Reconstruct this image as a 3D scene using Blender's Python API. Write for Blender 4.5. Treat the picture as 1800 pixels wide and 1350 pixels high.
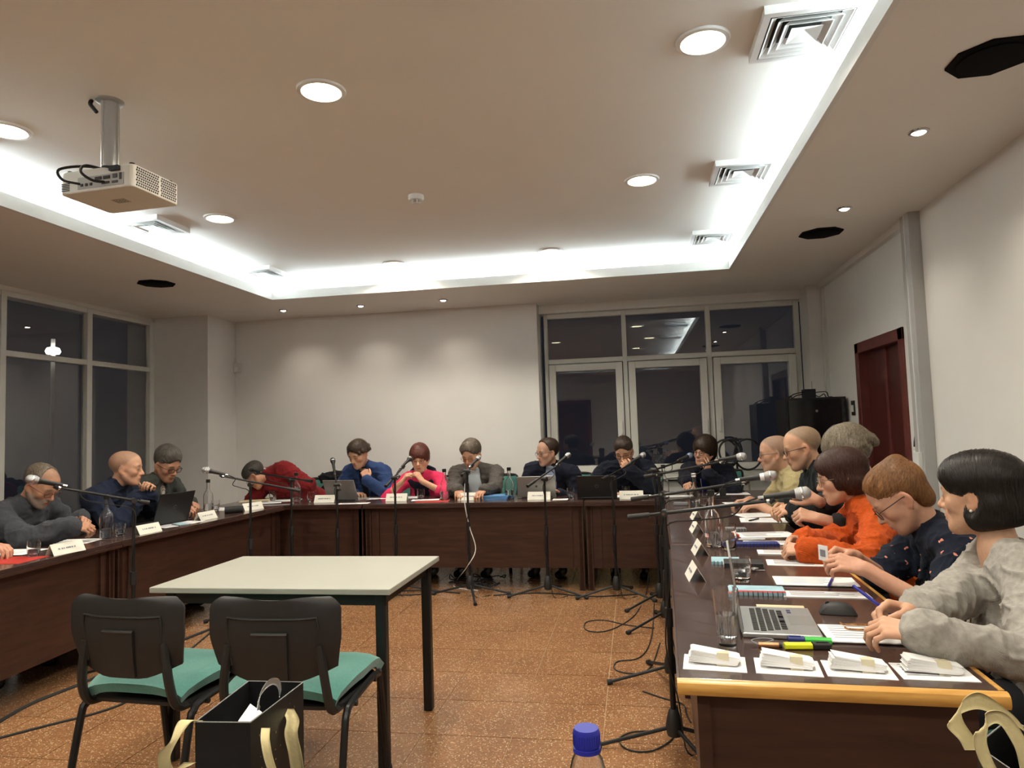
import bpy, bmesh, math, random
import numpy as np
from mathutils import Vector, Matrix
random.seed(7); rng = np.random.default_rng(7)
for o in list(bpy.data.objects): bpy.data.objects.remove(o)
scene = bpy.context.scene
COL = scene.collection
# ------------------------------------------------------------------ camera
FPX = 1226.1; YAW, PITCH, ROLL, CAMH = 0.1699, 0.065, 0.0319, 1.37
FW = np.array([-math.sin(YAW)*math.cos(PITCH), math.cos(YAW)*math.cos(PITCH), math.sin(PITCH)])
_r = np.array([math.cos(YAW), math.sin(YAW), 0.0]); _u = np.cross(_r, FW)
RT = math.cos(ROLL)*_r - math.sin(ROLL)*_u; UP = math.sin(ROLL)*_r + math.cos(ROLL)*_u
CAM = np.array([0, 0, CAMH])
cd = bpy.data.cameras.new('camera'); cam = bpy.data.objects.new('camera', cd); COL.objects.link(cam)
cd.sensor_width = 36; cd.lens = 36*FPX/1800; cd.clip_start = .05
cam.matrix_world = Matrix(((RT[0], UP[0], -FW[0], 0), (RT[1], UP[1], -FW[1], 0), (RT[2], UP[2], -FW[2], CAMH), (0, 0, 0, 1)))
scene.camera = cam
# ------------------------------------------------------------------ world, view
w = bpy.data.worlds.new('night'); scene.world = w; w.use_nodes = True
w.node_tree.nodes['Background'].inputs[0].default_value = (.012, .014, .02, 1)
w.node_tree.nodes['Background'].inputs[1].default_value = .35
vs = scene.view_settings; vs.view_transform = 'Standard'; vs.look = 'None'; vs.exposure = 0.96; vs.gamma = 1; vs.use_curve_mapping = False
E_DOWN, E_SPOT, E_COVE = 10.0, 1.7, 17.0      # lamp strengths

def U(px, py, x=None, y=None, z=None):
    "real point seen at a photograph position, at a known depth or height"
    d = FW + RT*(px-900)/FPX - UP*(py-675)/FPX
    i, v = (0, x) if x is not None else (1, y) if y is not None else (2, z)
    return CAM + d*(v-CAM[i])/d[i]
A = lambda *p: np.array(p, float)
def nrm(v):
    v = np.asarray(v, float); return v/(np.linalg.norm(v)+1e-12)
# ------------------------------------------------------------------ materials
MATS = {}
def mat(name, col, rough=.55, metal=0., var=0., vscale=8., bump=0., bscale=60., spec=.5, col2=None, emit=None, estr=0., stretch=None, coat=0., sheen=0., trans=0., ior=1.45, attr=None, alpha=1., coord='Object'):
    if name in MATS: return MATS[name]
    m = bpy.data.materials.new(name); m.use_nodes = True; nt = m.node_tree; N = nt.nodes; L = nt.links
    b = N['Principled BSDF']; I = b.inputs
    I['Base Color'].default_value = (*col, 1); I['Roughness'].default_value = rough; I['Metallic'].default_value = metal
    I['Specular IOR Level'].default_value = spec; I['Coat Weight'].default_value = coat; I['Sheen Weight'].default_value = sheen
    I['Transmission Weight'].default_value = trans; I['IOR'].default_value = ior; I['Alpha'].default_value = alpha
    if emit: I['Emission Color'].default_value = (*emit, 1); I['Emission Strength'].default_value = estr
    if var or bump or attr or col2:
        tc = N.new('ShaderNodeTexCoord'); mp = N.new('ShaderNodeMapping'); L.new(tc.outputs[coord], mp.inputs[0])
        if stretch: mp.inputs['Scale'].default_value = stretch
    base = None
    if attr:
        a = N.new('ShaderNodeAttribute'); a.attribute_name = attr; base = a.outputs['Color']
    if var or col2:
        n = N.new('ShaderNodeTexNoise'); n.inputs['Scale'].default_value = vscale; n.inputs['Detail'].default_value = 5
        L.new(mp.outputs[0], n.inputs[0])
        r = N.new('ShaderNodeValToRGB'); r.color_ramp.elements[0].position = .3; r.color_ramp.elements[1].position = .7
        c2 = col2 or tuple(c*(1+var) for c in col); c1 = col if col2 else tuple(c*(1-var) for c in col)
        if attr: c1, c2 = (1-var,)*3, (1+var,)*3
        r.color_ramp.elements[0].color = (*c1, 1); r.color_ramp.elements[1].color = (*c2, 1)
        L.new(n.outputs[0], r.inputs[0])
        if attr:
            mx = N.new('ShaderNodeMix'); mx.data_type = 'RGBA'; mx.blend_type = 'MULTIPLY'; mx.inputs[0].default_value = 1
            L.new(base, mx.inputs[6]); L.new(r.outputs[0], mx.inputs[7]); base = mx.outputs[2]
        else: base = r.outputs[0]
    if base is not None: L.new(base, I['Base Color'])
    if bump:
        n2 = N.new('ShaderNodeTexNoise'); n2.inputs['Scale'].default_value = bscale; n2.inputs['Detail'].default_value = 3
        L.new(mp.outputs[0], n2.inputs[0]); bp = N.new('ShaderNodeBump'); bp.inputs['Strength'].default_value = bump; bp.inputs['Distance'].default_value = .01
        L.new(n2.outputs[0], bp.inputs['Height']); L.new(bp.outputs[0], I['Normal'])
    MATS[name] = m; return m

M = {}
M['wall'] = mat('white wall paint', (.74, .725, .69), .75, var=.02, vscale=3, bump=.05, bscale=180)
M['ceil'] = mat('white ceiling paint', (.82, .80, .755), .8, var=.015, vscale=2)
M['lip'] = mat('ceiling trim paint', (.74, .74, .72), .5, var=.01)
M['frame'] = mat('painted window frame', (.62, .61, .56), .4, var=.03, vscale=6)
M['pillar'] = mat('grey pillar paint', (.70, .68, .65), .7, var=.02)
M['trunk'] = mat('grey trunking', (.42, .42, .41), .4, var=.03)
M['glass'] = mat('window glass', (1, 1, 1), .0, trans=1, ior=1.62)
M['doorw'] = mat('red brown door', (.075, .016, .012), .35, var=.2, vscale=9, stretch=(1, 1, .12))
M['doorf'] = mat('red brown door frame', (.13, .03, .024), .4, var=.15, vscale=9)
M['wood'] = mat('dark mahogany veneer', (.040, .018, .012), .34, col2=(.068, .030, .020), vscale=5, stretch=(1, 1, 8), bump=.02, bscale=90)
M['woodtop'] = mat('dark mahogany table top', (.046, .026, .021), .22, col2=(.072, .040, .031), vscale=6, stretch=(1.5, 1.5, 1), coat=.25)
M['oak'] = mat('oak edge', (.50, .25, .055), .3, col2=(.68, .37, .10), vscale=14, stretch=(.6, 8, 8))
M['white'] = mat('white laminate', (.36, .355, .30), .4, var=.015, vscale=4)
M['black'] = mat('black metal', (.012, .012, .012), .38, var=.1, spec=.4)
M['blackp'] = mat('black plastic', (.018, .017, .016), .5, var=.1, vscale=30, bump=.05, bscale=400)
M['rubber'] = mat('black rubber', (.014, .014, .014), .7, var=.1)
M['chrome'] = mat('chrome', (.65, .65, .65), .2, metal=1, var=.03)
M['teal'] = mat('teal upholstery', (.055, .20, .165), .85, var=.12, vscale=120, bump=.15, bscale=500, sheen=.3)
M['paper'] = mat('white paper', (.78, .77, .76), .8, var=.015, vscale=20)
M['card'] = mat('cream card', (.74, .71, .62), .7, var=.02)
M['ink'] = mat('grey print', (.22, .22, .25), .8, var=.1)
M['inkd'] = mat('dark print', (.05, .05, .06), .8, var=.1)
M['cglass'] = mat('clear glass', (1, 1, 1), .0, trans=1, ior=1.45)
M['water'] = mat('water', (.96, .98, 1), .0, trans=1, ior=1.33)
M['silver'] = mat('silver aluminium', (.45, .45, .44), .35, metal=.7, var=.03)
M['led'] = mat('lamp diffuser', (.9, .9, .8), .5, emit=(1, .94, .74), estr=1.5, var=.01)
M['ledc'] = mat('cove light strip', (.9, .95, 1), .5, emit=(.80, .93, 1.0), estr=E_COVE, var=.01)
M['leds'] = mat('spot lamp', (1, .9, .8), .5, emit=(1, .86, .72), estr=25, var=.01)

def terrazzo():
    m = bpy.data.materials.new('orange terrazzo tile'); m.use_nodes = True; nt = m.node_tree; N = nt.nodes; L = nt.links; b = N['Principled BSDF']
    g = N.new('ShaderNodeNewGeometry')
    def vor(s):
        v = N.new('ShaderNodeTexVoronoi'); v.inputs['Scale'].default_value = s; L.new(g.outputs['Position'], v.inputs['Vector']); return v
    no = N.new('ShaderNodeTexNoise'); no.inputs['Scale'].default_value = 2.2; no.inputs['Detail'].default_value = 4; L.new(g.outputs['Position'], no.inputs[0])
    r0 = N.new('ShaderNodeValToRGB'); e = r0.color_ramp.elements; e[0].position = .3; e[0].color = (.21, .098, .044, 1); e[1].position = .75; e[1].color = (.28, .138, .062, 1); L.new(no.outputs[0], r0.inputs[0])
    v2 = vor(170); r2 = N.new('ShaderNodeValToRGB'); e = r2.color_ramp.elements; e[0].position = .0; e[0].color = (.15, .15, .15, 1); e[1].position = .85; e[1].color = (.9, .9, .9, 1); L.new(v2.outputs['Color'], r2.inputs[0])
    mx = N.new('ShaderNodeMix'); mx.data_type = 'RGBA'; mx.blend_type = 'OVERLAY'; mx.inputs[0].default_value = .45; L.new(r0.outputs[0], mx.inputs[6]); L.new(r2.outputs[0], mx.inputs[7])
    v1 = vor(135); sep = N.new('ShaderNodeSeparateColor'); L.new(v1.outputs['Color'], sep.inputs[0])
    gt = N.new('ShaderNodeMath'); gt.operation = 'GREATER_THAN'; gt.inputs[1].default_value = .80; L.new(sep.outputs[0], gt.inputs[0])
    lt = N.new('ShaderNodeMath'); lt.operation = 'LESS_THAN'; lt.inputs[1].default_value = .42; L.new(v1.outputs['Distance'], lt.inputs[0])
    mu = N.new('ShaderNodeMath'); mu.operation = 'MULTIPLY'; L.new(gt.outputs[0], mu.inputs[0]); L.new(lt.outputs[0], mu.inputs[1])
    m2 = N.new('ShaderNodeMix'); m2.data_type = 'RGBA'; L.new(mu.outputs[0], m2.inputs[0]); L.new(mx.outputs[2], m2.inputs[6]); m2.inputs[7].default_value = (.62, .45, .26, 1)
    L.new(m2.outputs[2], b.inputs['Base Color']); b.inputs['Roughness'].default_value = .22; b.inputs['Specular IOR Level'].default_value = .45
    return m
M['tile'] = terrazzo()
M['grout'] = mat('tile grout', (.36, .22, .11), .8, var=.1)

# ------------------------------------------------------------------ mesh helpers
def rot(ax, ang):
    return np.array(Matrix.Rotation(ang, 3, ax))
def frame(d, upv=(0, 0, 1)):
    "matrix whose columns are (d, side, up)"
    d = nrm(d); s = np.cross(upv, d)
    if np.linalg.norm(s) < 1e-5: s = np.cross((0, 1, 0), d)
    s = nrm(s); return np.stack([d, s, np.cross(d, s)], 1)
def wloc(o):
    l = np.array(o.location)
    while o.parent: o = o.parent; l = l+np.array(o.location)
    return l
class MB:
    def __init__(self): self.v = []; self.f = []; self.n = 0
    def add(self, V, F):
        V = np.asarray(V, float).reshape(-1, 3); self.v.append(V); self.f += [tuple(int(i)+self.n for i in q) for q in F]; self.n += len(V); return self
    def box(self, c, s, R=None):
        c = np.asarray(c, float); h = np.asarray(s, float)/2
        V = np.array([[x, y, z] for x in (-1, 1) for y in (-1, 1) for z in (-1, 1)])*h
        if R is not None: V = V @ np.asarray(R).T
        return self.add(V+c, [(0, 1, 3, 2), (4, 6, 7, 5), (0, 4, 5, 1), (2, 3, 7, 6), (0, 2, 6, 4), (1, 5, 7, 3)])
    def bb(self, a, b):
        a = np.asarray(a, float); b = np.asarray(b, float); return self.box((a+b)/2, np.abs(b-a))
    def tube(self, pts, r, n=8, closed=False, cap=True):
        P = np.asarray(pts, float); k = len(P); r = np.broadcast_to(np.asarray(r, float), (k,))
        T = np.roll(P, -1, 0)-np.roll(P, 1, 0) if closed else np.gradient(P, axis=0)
        T /= (np.linalg.norm(T, axis=1, keepdims=True)+1e-12)
        up = A(0, 0, 1) if abs(T[0][2]) < .9 else A(1, 0, 0)
        s = nrm(np.cross(up, T[0])); V = []
        for i in range(k):
            s = nrm(s-T[i]*(s@T[i])); q = np.cross(T[i], s)
            for j in range(n):
                a = 2*math.pi*j/n; V.append(P[i]+r[i]*(math.cos(a)*s+math.sin(a)*q))
        F = []
        for i in range(k if closed else k-1):
            for j in range(n):
                a = i*n+j; b_ = i*n+(j+1) % n; c = ((i+1) % k)*n+(j+1) % n; d = ((i+1) % k)*n+j
                F.append((a, b_, c, d))
        if cap and not closed: F += [tuple(range(n))[::-1], tuple(range((k-1)*n, k*n))]
        return self.add(V, F)
    def cyl(self, a, b, r, n=16, r2=None): return self.tube([a, b], [r, r if r2 is None else r2], n)
    def lathe(self, prof, c=(0, 0, 0), n=24, R=None):
        V = []; c = np.asarray(c, float)
        for (r, z) in prof:
            for j in range(n):
                a = 2*math.pi*j/n; V.append((r*math.cos(a), r*math.sin(a), z))
        V = np.array(V)
        if R is not None: V = V @ np.asarray(R).T
        F = [(i*n+j, i*n+(j+1) % n, (i+1)*n+(j+1) % n, (i+1)*n+j) for i in range(len(prof)-1) for j in range(n)]
        if prof[0][0] > 1e-6: F.append(tuple(range(n))[::-1])
        if prof[-1][0] > 1e-6: F.append(tuple(range((len(prof)-1)*n, len(prof)*n)))
        return self.add(V+c, F)
    def prism(self, poly, h, c=(0, 0, 0), R=None):
        "polygon in local xy, extruded along local z from 0 to h"
        k = len(poly); V = np.array([(x, y, 0) for x, y in poly]+[(x, y, h) for x, y in poly])
        if R is not None: V = V @ np.asarray(R).T
        return self.add(V+np.asarray(c, float), [tuple(range(k))[::-1], tuple(range(k, 2*k))]+[(i, (i+1) % k, (i+1) % k+k, i+k) for i in range(k)])
    def sheet(self, grid, th=0.):
        "grid of points (m,n,3), optional thickness by offset along -normal"
        G = np.asarray(grid, float); m, n = G.shape[:2]; V = G.reshape(-1, 3)
        F = [(i*n+j, i*n+j+1, (i+1)*n+j+1, (i+1)*n+j) for i in range(m-1) for j in range(n-1)]
        if th:
            du = np.gradient(G, axis=0); dv = np.gradient(G, axis=1); nn = np.cross(du, dv); nn /= np.linalg.norm(nn, axis=2, keepdims=True)+1e-12
            V2 = (G-nn*th).reshape(-1, 3); o = m*n; F2 = [tuple(o+i for i in q[::-1]) for q in F]
            bd = [(0, j) for j in range(n)]+[(i, n-1) for i in range(1, m)]+[(m-1, j) for j in range(n-2, -1, -1)]+[(i, 0) for i in range(m-2, 0, -1)]
            ids = [i*n+j for i, j in bd]; F3 = [(ids[i], ids[(i+1) % len(ids)], ids[(i+1) % len(ids)]+o, ids[i]+o) for i in range(len(ids))]
            return self.add(np.concatenate([V, V2]), F+F2+F3)
        return self.add(V, F)
    def mesh(self, name, org=(0, 0, 0)):
        me = bpy.data.meshes.new(name); V = np.concatenate(self.v)-np.asarray(org, float)
        me.from_pydata(V.tolist(), [], self.f); me.update(); return me
    def build(self, name, m, parent=None, org=None, smooth=False, bevel=0., label=None):
        if org is None: org = wloc(parent) if parent else np.concatenate(self.v).mean(0)*A(1, 1, 0)+A(0, 0, np.concatenate(self.v)[:, 2].min())
        return link(name, self.mesh(name, org), m, parent, (0, 0, 0) if parent else org, smooth, bevel, label)
def link(name, me, m, parent=None, loc=(0, 0, 0), smooth=False, bevel=0., label=None):
    o = bpy.data.objects.new(name, me); COL.objects.link(o); o.location = loc
    if m is not None: me.materials.clear(); me.materials.append(m)
    if parent: o.parent = parent
    if smooth: me.shade_smooth()
    else:
        bm = bmesh.new(); bm.from_mesh(me); bmesh.ops.recalc_face_normals(bm, faces=bm.faces); bm.to_mesh(me); bm.free()
    if smooth == 'auto':
        bm = bmesh.new(); bm.from_mesh(me); bmesh.ops.recalc_face_normals(bm, faces=bm.faces); bm.to_mesh(me); bm.free()
        me.shade_smooth(); me.set_sharp_from_angle(angle=math.radians(38))
    if bevel:
        md = o.modifiers.new('edge', 'BEVEL'); md.width = bevel; md.segments = 2; md.limit_method = 'ANGLE'
    if label: o['label'] = label
    return o
def tag(o, label, cat, group=None):
    o['label'] = label; o['category'] = cat
    if group: o['group'] = group
    return o
def thing(name, label, cat, loc=(0, 0, 0), group=None, rz=0.):
    o = bpy.data.objects.new(name, None); COL.objects.link(o); o.location = loc; o.rotation_euler = (0, 0, rz); o.empty_display_size = .1
    return tag(o, label, cat, group)
def struct(o): o['kind'] = 'structure'; return o
def dup(root, loc, rz=0., label=None, group=None):
    r = root.copy(); COL.objects.link(r); r.location = loc; r.rotation_euler = (0, 0, rz)
    if label: r['label'] = label
    if group: r['group'] = group
    for ch in list(root.children):
        c = ch.copy(); COL.objects.link(c); c.parent = r
        for g in list(ch.children):
            d = g.copy(); COL.objects.link(d); d.parent = c
    return r
def circ(r, n=24, ph=0.): return [(r*math.cos(2*math.pi*i/n+ph), r*math.sin(2*math.pi*i/n+ph)) for i in range(n)]
def rrect(w, h, r, n=5):
    P = []
    for cx, cy, a0 in ((w/2-r, h/2-r, 0), (-w/2+r, h/2-r, 90), (-w/2+r, -h/2+r, 180), (w/2-r, -h/2+r, 270)):
        for i in range(n+1):
            a = math.radians(a0+90*i/n); P.append((cx+r*math.cos(a), cy+r*math.sin(a)))
    return P
def smoothpath(pts, n=8):
    "Catmull-Rom through points"
    P = np.asarray(pts, float); P = np.vstack([2*P[0]-P[1], P, 2*P[-1]-P[-2]]); o = []
    for i in range(1, len(P)-2):
        for t in np.linspace(0, 1, n, endpoint=False):
            a, b, c, d = P[i-1:i+3]; o.append(.5*((2*b)+(-a+c)*t+(2*a-5*b+4*c-d)*t*t+(-a+3*b-3*c+d)*t**3))
    o.append(P[-2]); return np.array(o)
# ================================================================== THE ROOM
ZS, ZC = 2.745, 2.95                       # soffit and upper ceiling heights
XL, XR, YB, YF = -5.25, 1.95, 7.54, -3.2   # left window wall, right wall, back wall, wall behind
CXL, CXR, CYB, CYF = -3.516, .905, 6.42, -2.0
# floor: slab with separate terrazzo tiles
fl = struct(MB().bb((-5.6, YF-.2, -.12), (XR+.25, 8.1, -.004)).build('floor', M['grout'], org=(0, 0, 0)))
T = .405; tm = MB().box((0, 0, -.004), (T-.005, T-.005, .008)).mesh('tile')
nt_ = 0
for i in range(-13, 6):
    for j in range(1, 19):
        x = -.19+T*i-T/2; y = .515+T*j+T/2-T*.5
        if x-T/2 < -5.5 or x+T/2 > XR+.05 or y > 7.95: continue
        o = link('tile', tm, M['tile'], fl, (x, y, 0)) if nt_ == 0 else None
        if o is None:
            o = bpy.data.objects.new('tile', tm); COL.objects.link(o); o.parent = fl; o.location = (x, y, 0)
        nt_ += 1
b = MB()
for j in range(-9, 1):
    for i in range(-12, 6):
        x = -.19+T*i-T/2; y = .515+T*j
        if x-T/2 < -5.5 or x+T/2 > XR+.05: continue
        b.box((x, y, -.004), (T-.005, T-.005, .008))
o = b.build('tile_field', M['tile'], fl, org=(0, 0, 0)); o['kind'] = 'stuff'
# walls
struct(MB().bb((-5.6, YB, 0), (-.995, YB+.4, ZS)).build('wall_back', M['wall']))
b = MB(); b.bb((-.995, 7.72, 2.655), (XR, 7.94, ZS)); b.bb((-.995, 7.8, 0), (XR, 7.94, .80))
struct(b.build('wall_back_window_bay', M['wall']))
b = MB(); b.bb((XR, YF, 0), (XR+.2, 5.46, ZS+.3)); b.bb((XR, 6.46, 0), (XR+.2, 7.94, ZS+.3)); b.bb((XR, 5.46, 1.985), (XR+.2, 6.46, ZS+.3))
struct(b.build('wall_right', M['wall']))
b = MB(); b.bb((-5.6, YF, 0), (XL-.02, 6.97, .42)); b.bb((-5.6, YF, 2.70), (XL-.02, 6.97, ZS+.3)); b.bb((-5.6, YF, 0), (XL-.02, 1.25, ZS))
struct(b.build('wall_left', M['wall']))
struct(MB().bb((-5.6, 6.99, 0), (-4.6, YB, ZS)).build('wall_left_pillar', M['pillar']))
struct(MB().bb((1.80, 7.46, 0), (XR, 7.8, ZS)).build('wall_right_pillar', M['pillar']))
struct(MB().bb((-5.6, YF-.2, 0), (XR+.2, YF, 3.1)).build('wall_front', M['wall']))
# ceiling: soffit ring, trim lip, upper field
b = MB(); z0, z1 = ZS, ZS+.04; t_ = .026
b.bb((-5.6, CYB+t_, z0), (XR+.2, 7.94, z1)); b.bb((-5.6, YF, z0), (XR+.2, CYF-t_, z1)); b.bb((-5.6, CYF-t_, z0), (CXL-t_, CYB+t_, z1)); b.bb((CXR+t_, CYF-t_, z0), (XR+.2, CYB+t_, z1))
struct(b.build('ceiling_soffit', M['ceil'], org=(0, 0, 0)))
b = MB(); e = .30
b.bb((CXL-e-.1, CYF-e-.1, ZC), (CXR+e+.1, CYB+e+.1, ZC+.08))
b.bb((CXL-e-.05, CYF-e, z1), (CXL-e, CYB+e, ZC)); b.bb((CXR+e, CYF-e, z1), (CXR+e+.05, CYB+e, ZC)); b.bb((CXL-e, CYB+e, z1), (CXR+e, CYB+e+.05, ZC)); b.bb((CXL-e, CYF-e-.05, z1), (CXR+e, CYF-e, ZC))
struct(b.build('ceiling', M['ceil'], org=(0, 0, 0)))
t_ = .025; zl = ZS+.082
for nm, a, c in (('trim_1', (CXL-t_, CYF-t_, ZS-.002), (CXL, CYB+t_, zl)), ('trim_2', (CXR, CYF-t_, ZS-.002), (CXR+t_, CYB+t_, zl)), ('trim_3', (CXL, CYB, ZS-.002), (CXR, CYB+t_, zl)), ('trim_4', (CXL, CYF-t_, ZS-.002), (CXR, CYF, zl))):
    struct(MB().bb(a, c).build(nm, M['lip']))
# light strips lying in the cove
def strip(a, c, lab): tag(MB().bb(a, c).build('cove_light_strip', M['ledc']), lab, 'light strip', 'cove light strips')
zq = z1; s = .06
strip((CXL-.20, CYF, zq), (CXL-.20+s, CYB, zq+.03), 'cool white light strip hidden above the ceiling trim on the window side')
strip((CXR+.14, CYF, zq), (CXR+.14+s, CYB, zq+.03), 'cool white light strip hidden above the ceiling trim on the door side')
strip((CXL, CYB+.14, zq), (CXR, CYB+.14+s, zq+.03), 'cool white light strip hidden above the ceiling trim near the far wall')
strip((CXL, CYF-.20, zq), (CXR, CYF-.20+s, zq+.03), 'cool white light strip hidden above the ceiling trim behind the viewer')
# ---- windows
def window(name, bars, panes, org):
    w_ = thing(name, '', 'window', org); del w_['label']; del w_['category']; struct(w_)
    for (nm, a, c) in bars: MB().bb(a, c).build(nm, M['frame'], w_, bevel=.004)
    for (a, c) in panes: MB().bb(a, c).build('pane', M['glass'], w_)
    return w_
bars = []; panes = []; y0 = 1.25
X1 = XL; X0 = XL-.07
posts = [(1.25, 1.30), (2.20, 2.25), (3.13, 3.19), (4.10, 4.16), (5.055, 5.11), (6.01, 6.075), (6.91, 6.985)]
for a, c in posts: bars.append(('mullion', (X0, a, .42), (X1, c, 2.70)))
for (a, a1), (c, c1) in zip(posts[:-1], posts[1:]):
    bars += [('transom', (X0, a1, 2.135), (X1-.004, c, 2.185)), ('head_rail', (X0, a1, 2.652), (X1-.004, c, 2.70)), ('bottom_rail', (X0, a1, .42), (X1-.004, c, .48))]
    panes += [((XL-.055, a1, .48), (XL-.049, c, 2.135)), ((XL-.055, a1, 2.185), (XL-.049, c, 2.652))]
window('window_1', bars, panes, (XL, 4.1, .42))
struct(MB().bb((XL-.02, 1.25, .40), (XL+.10, 6.98, .42)).build('window_sill_1', M['frame']))
# back window: fixed lights above, opening casements below
bars = []; panes = []; Y0, Y1 = 7.80, 7.87
xs = [(-.955, -.915), (-.085, -.035), (.82, .872), (1.735, 1.79)]
for a, c in xs: bars.append(('mullion', (a, Y0, .80), (c, Y1, 2.655)))
for (a, a1), (c, c1) in zip(xs[:-1], xs[1:]):
    bars += [('transom', (a1, Y0, 2.085), (c, Y1, 2.14)), ('head_rail', (a1, Y0, 2.60), (c, Y1, 2.655)), ('bottom_rail', (a1, Y0, .80), (c, Y1, .86))]
    panes += [((a1, 7.845, 2.14), (c, 7.851, 2.60))]
    g = .008; q = .075; ya = Y0-.035
    L0, L1, z0_, z1_ = a1+g, c-g, .868, 2.075
    bars += [('casement_stile', (L0, ya, z0_), (L0+q, Y1-.01, z1_)), ('casement_stile', (L1-q, ya, z0_), (L1, Y1-.01, z1_)), ('casement_rail', (L0+q, ya, z1_-q), (L1-q, Y1-.01, z1_)), ('casement_rail', (L0+q, ya, z0_), (L1-q, Y1-.01, z0_+q))]
    panes.append(((L0+q, 7.835, z0_+q), (L1-q, 7.841, z1_-q)))
w2 = window('window_2', bars, panes, (.4, 7.8, .8))
for x in (-.125, .78, .915):
    MB().bb((x-.012, 7.745, 1.28), (x+.012, 7.765, 1.42)).build('handle', M['frame'], w2, bevel=.003)
struct(MB().bb((-.99, 7.42, .80), (1.80, 7.80, .835)).build('window_sill_2', M['frame'], bevel=.005))
b = MB(); b.bb((-.99, 7.5, .0), (1.80, 7.8, .79)); struct(b.build('wall_below_window', mat('pale yellow panel', (.55, .44, .24), .6, var=.06, vscale=4)))
for k in range(9): struct(MB().bb((-.95+k*.3, 7.47, .66), (-.67+k*.3, 7.5, .78)).build('trim_panel', M['frame']))
# ---- door on the right wall
d = thing('door_1', '', 'door', (XR, 5.96, 0)); del d['label']; del d['category']; struct(d)
for nm, a, c in (('jamb', (XR-.015, 5.41, 0), (XR+.1, 5.50, 2.02)), ('jamb', (XR-.015, 6.42, 0), (XR+.1, 6.51, 2.02)), ('head', (XR-.015, 5.41, 1.93), (XR+.1, 6.51, 2.02))): MB().bb(a, c).build(nm, M['doorf'], d, bevel=.004)
MB().bb((XR+.06, 5.5, 0), (XR+.10, 5.955, 1.93)).build('leaf', M['doorw'], d); MB().bb((XR+.06, 5.965, 0), (XR+.10, 6.42, 1.93)).build('leaf', M['doorw'], d)
MB().bb((XR+.045, 5.93, 0), (XR+.06, 5.99, 1.93)).build('cover_strip', M['doorf'], d)
# door and notices behind the viewer, seen only as reflections
d = thing('door_2', '', 'door', (-2.2, YF, 0)); del d['label']; del d['category']; struct(d)
for nm, a, c in (('jamb', (-3.0, YF, 0), (-2.9, YF+.04, 2.1)), ('jamb', (-1.2, YF, 0), (-1.1, YF+.04, 2.1)), ('head', (-2.9, YF, 2.0), (-1.2, YF+.04, 2.1))): MB().bb(a, c).build(nm, M['doorf'], d)
MB().bb((-2.9, YF, 0), (-2.05, YF+.03, 2.0)).build('leaf', M['doorw'], d); MB().bb((-2.05, YF, 0), (-1.2, YF+.03, 2.0)).build('leaf', M['doorw'], d)
# trunking column on right wall, cornice strip, thin pipe at the corner
tr = struct(MB().bb((XR-.075, 5.00, 0), (XR, 5.145, ZS)).build('trim_column', M['trunk'], bevel=.003))
struct(MB().bb((XR-.08, 5.065, 0), (XR-.075, 5.075, ZS)).build('trim_column_edge', M['lip']))
struct(MB().bb((XR-.05, 5.145, ZS-.05), (XR, 7.46, ZS)).build('trim_cornice', M['wall']))
struct(MB().bb((XR-.03, 7.38, 0), (XR, 7.44, ZS-.06)).build('trim_pipe', M['frame']))
for nm, a, c in (('baseboard_right', (XR-.015, YF, 0), (XR, 5.0, .08)), ('baseboard_back', (-4.6, YB-.015, 0), (-.995, YB, .08)), ('baseboard_left', (XL-.02, 1.3, 0), (XL-.005, 6.97, .08))):
    struct(MB().bb(a, c).build(nm, M['frame']))

# ================================================================== CEILING FITTINGS
def lamp_area(parent, e, size, loc, col=(1, .92, .78)):
    l = bpy.data.lights.new('bulb', 'AREA'); l.shape = 'DISK'; l.size = size; l.energy = e; l.color = col; l.spread = math.radians(150)
    o = bpy.data.objects.new('bulb', l); COL.objects.link(o); o.parent = parent; o.location = loc; return o
def downlight(x, y, lab):
    t = thing('ceiling_downlight', lab, 'ceiling light', (x, y, ZC), 'round ceiling downlights')
    MB().lathe([(.088, -.001), (.091, -.012), (.108, -.010), (.112, -.0005)], (x, y, ZC), 32).build('trim_ring', M['lip'], t, smooth='auto')
    MB().lathe([(.0001, -.004), (.088, -.004)], (x, y, ZC), 32).build('diffuser', M['led'], t)
    MB().tube([A(x, y, ZC)+A(.045*math.cos(a), .045*math.sin(a), -.008) for a in np.linspace(0, 5.2, 14)], .005, 6).build('lamp_tube', M['led'], t)
    lamp_area(t, E_DOWN, .17, (0, 0, -.02))
for x, y, lab in ((-1.345, 2.92, 'round white downlight in the raised ceiling, nearest one left of the smoke detector'), (.35, 2.89, 'round white downlight beside the largest air vent, nearest on the door side'),
                  (.121, 4.49, 'round white downlight beside the middle air vent on the door side'), (-2.855, 4.49, 'round white downlight right of the vent behind the projector'),
                  (-.661, 6.12, 'round white downlight over the far table, right one of the far pair'), (-2.127, 6.15, 'round white downlight over the far table, left one of the far pair'),
                  (-3.03, 2.93, 'round white downlight cut by the left edge, beside the projector'), (-2.855, 1.3, 'round white downlight behind the viewer on the window side'), (.121, 1.3, 'round white downlight overhead behind the viewer on the door side'), (-1.345, -.3, 'round white downlight overhead far behind the viewer'), (.35, -.3, 'round white downlight far behind the viewer on the door side'), (-3.03, -.3, 'round white downlight far behind the viewer on the window side')):
    downlight(x, y, lab)
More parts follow.
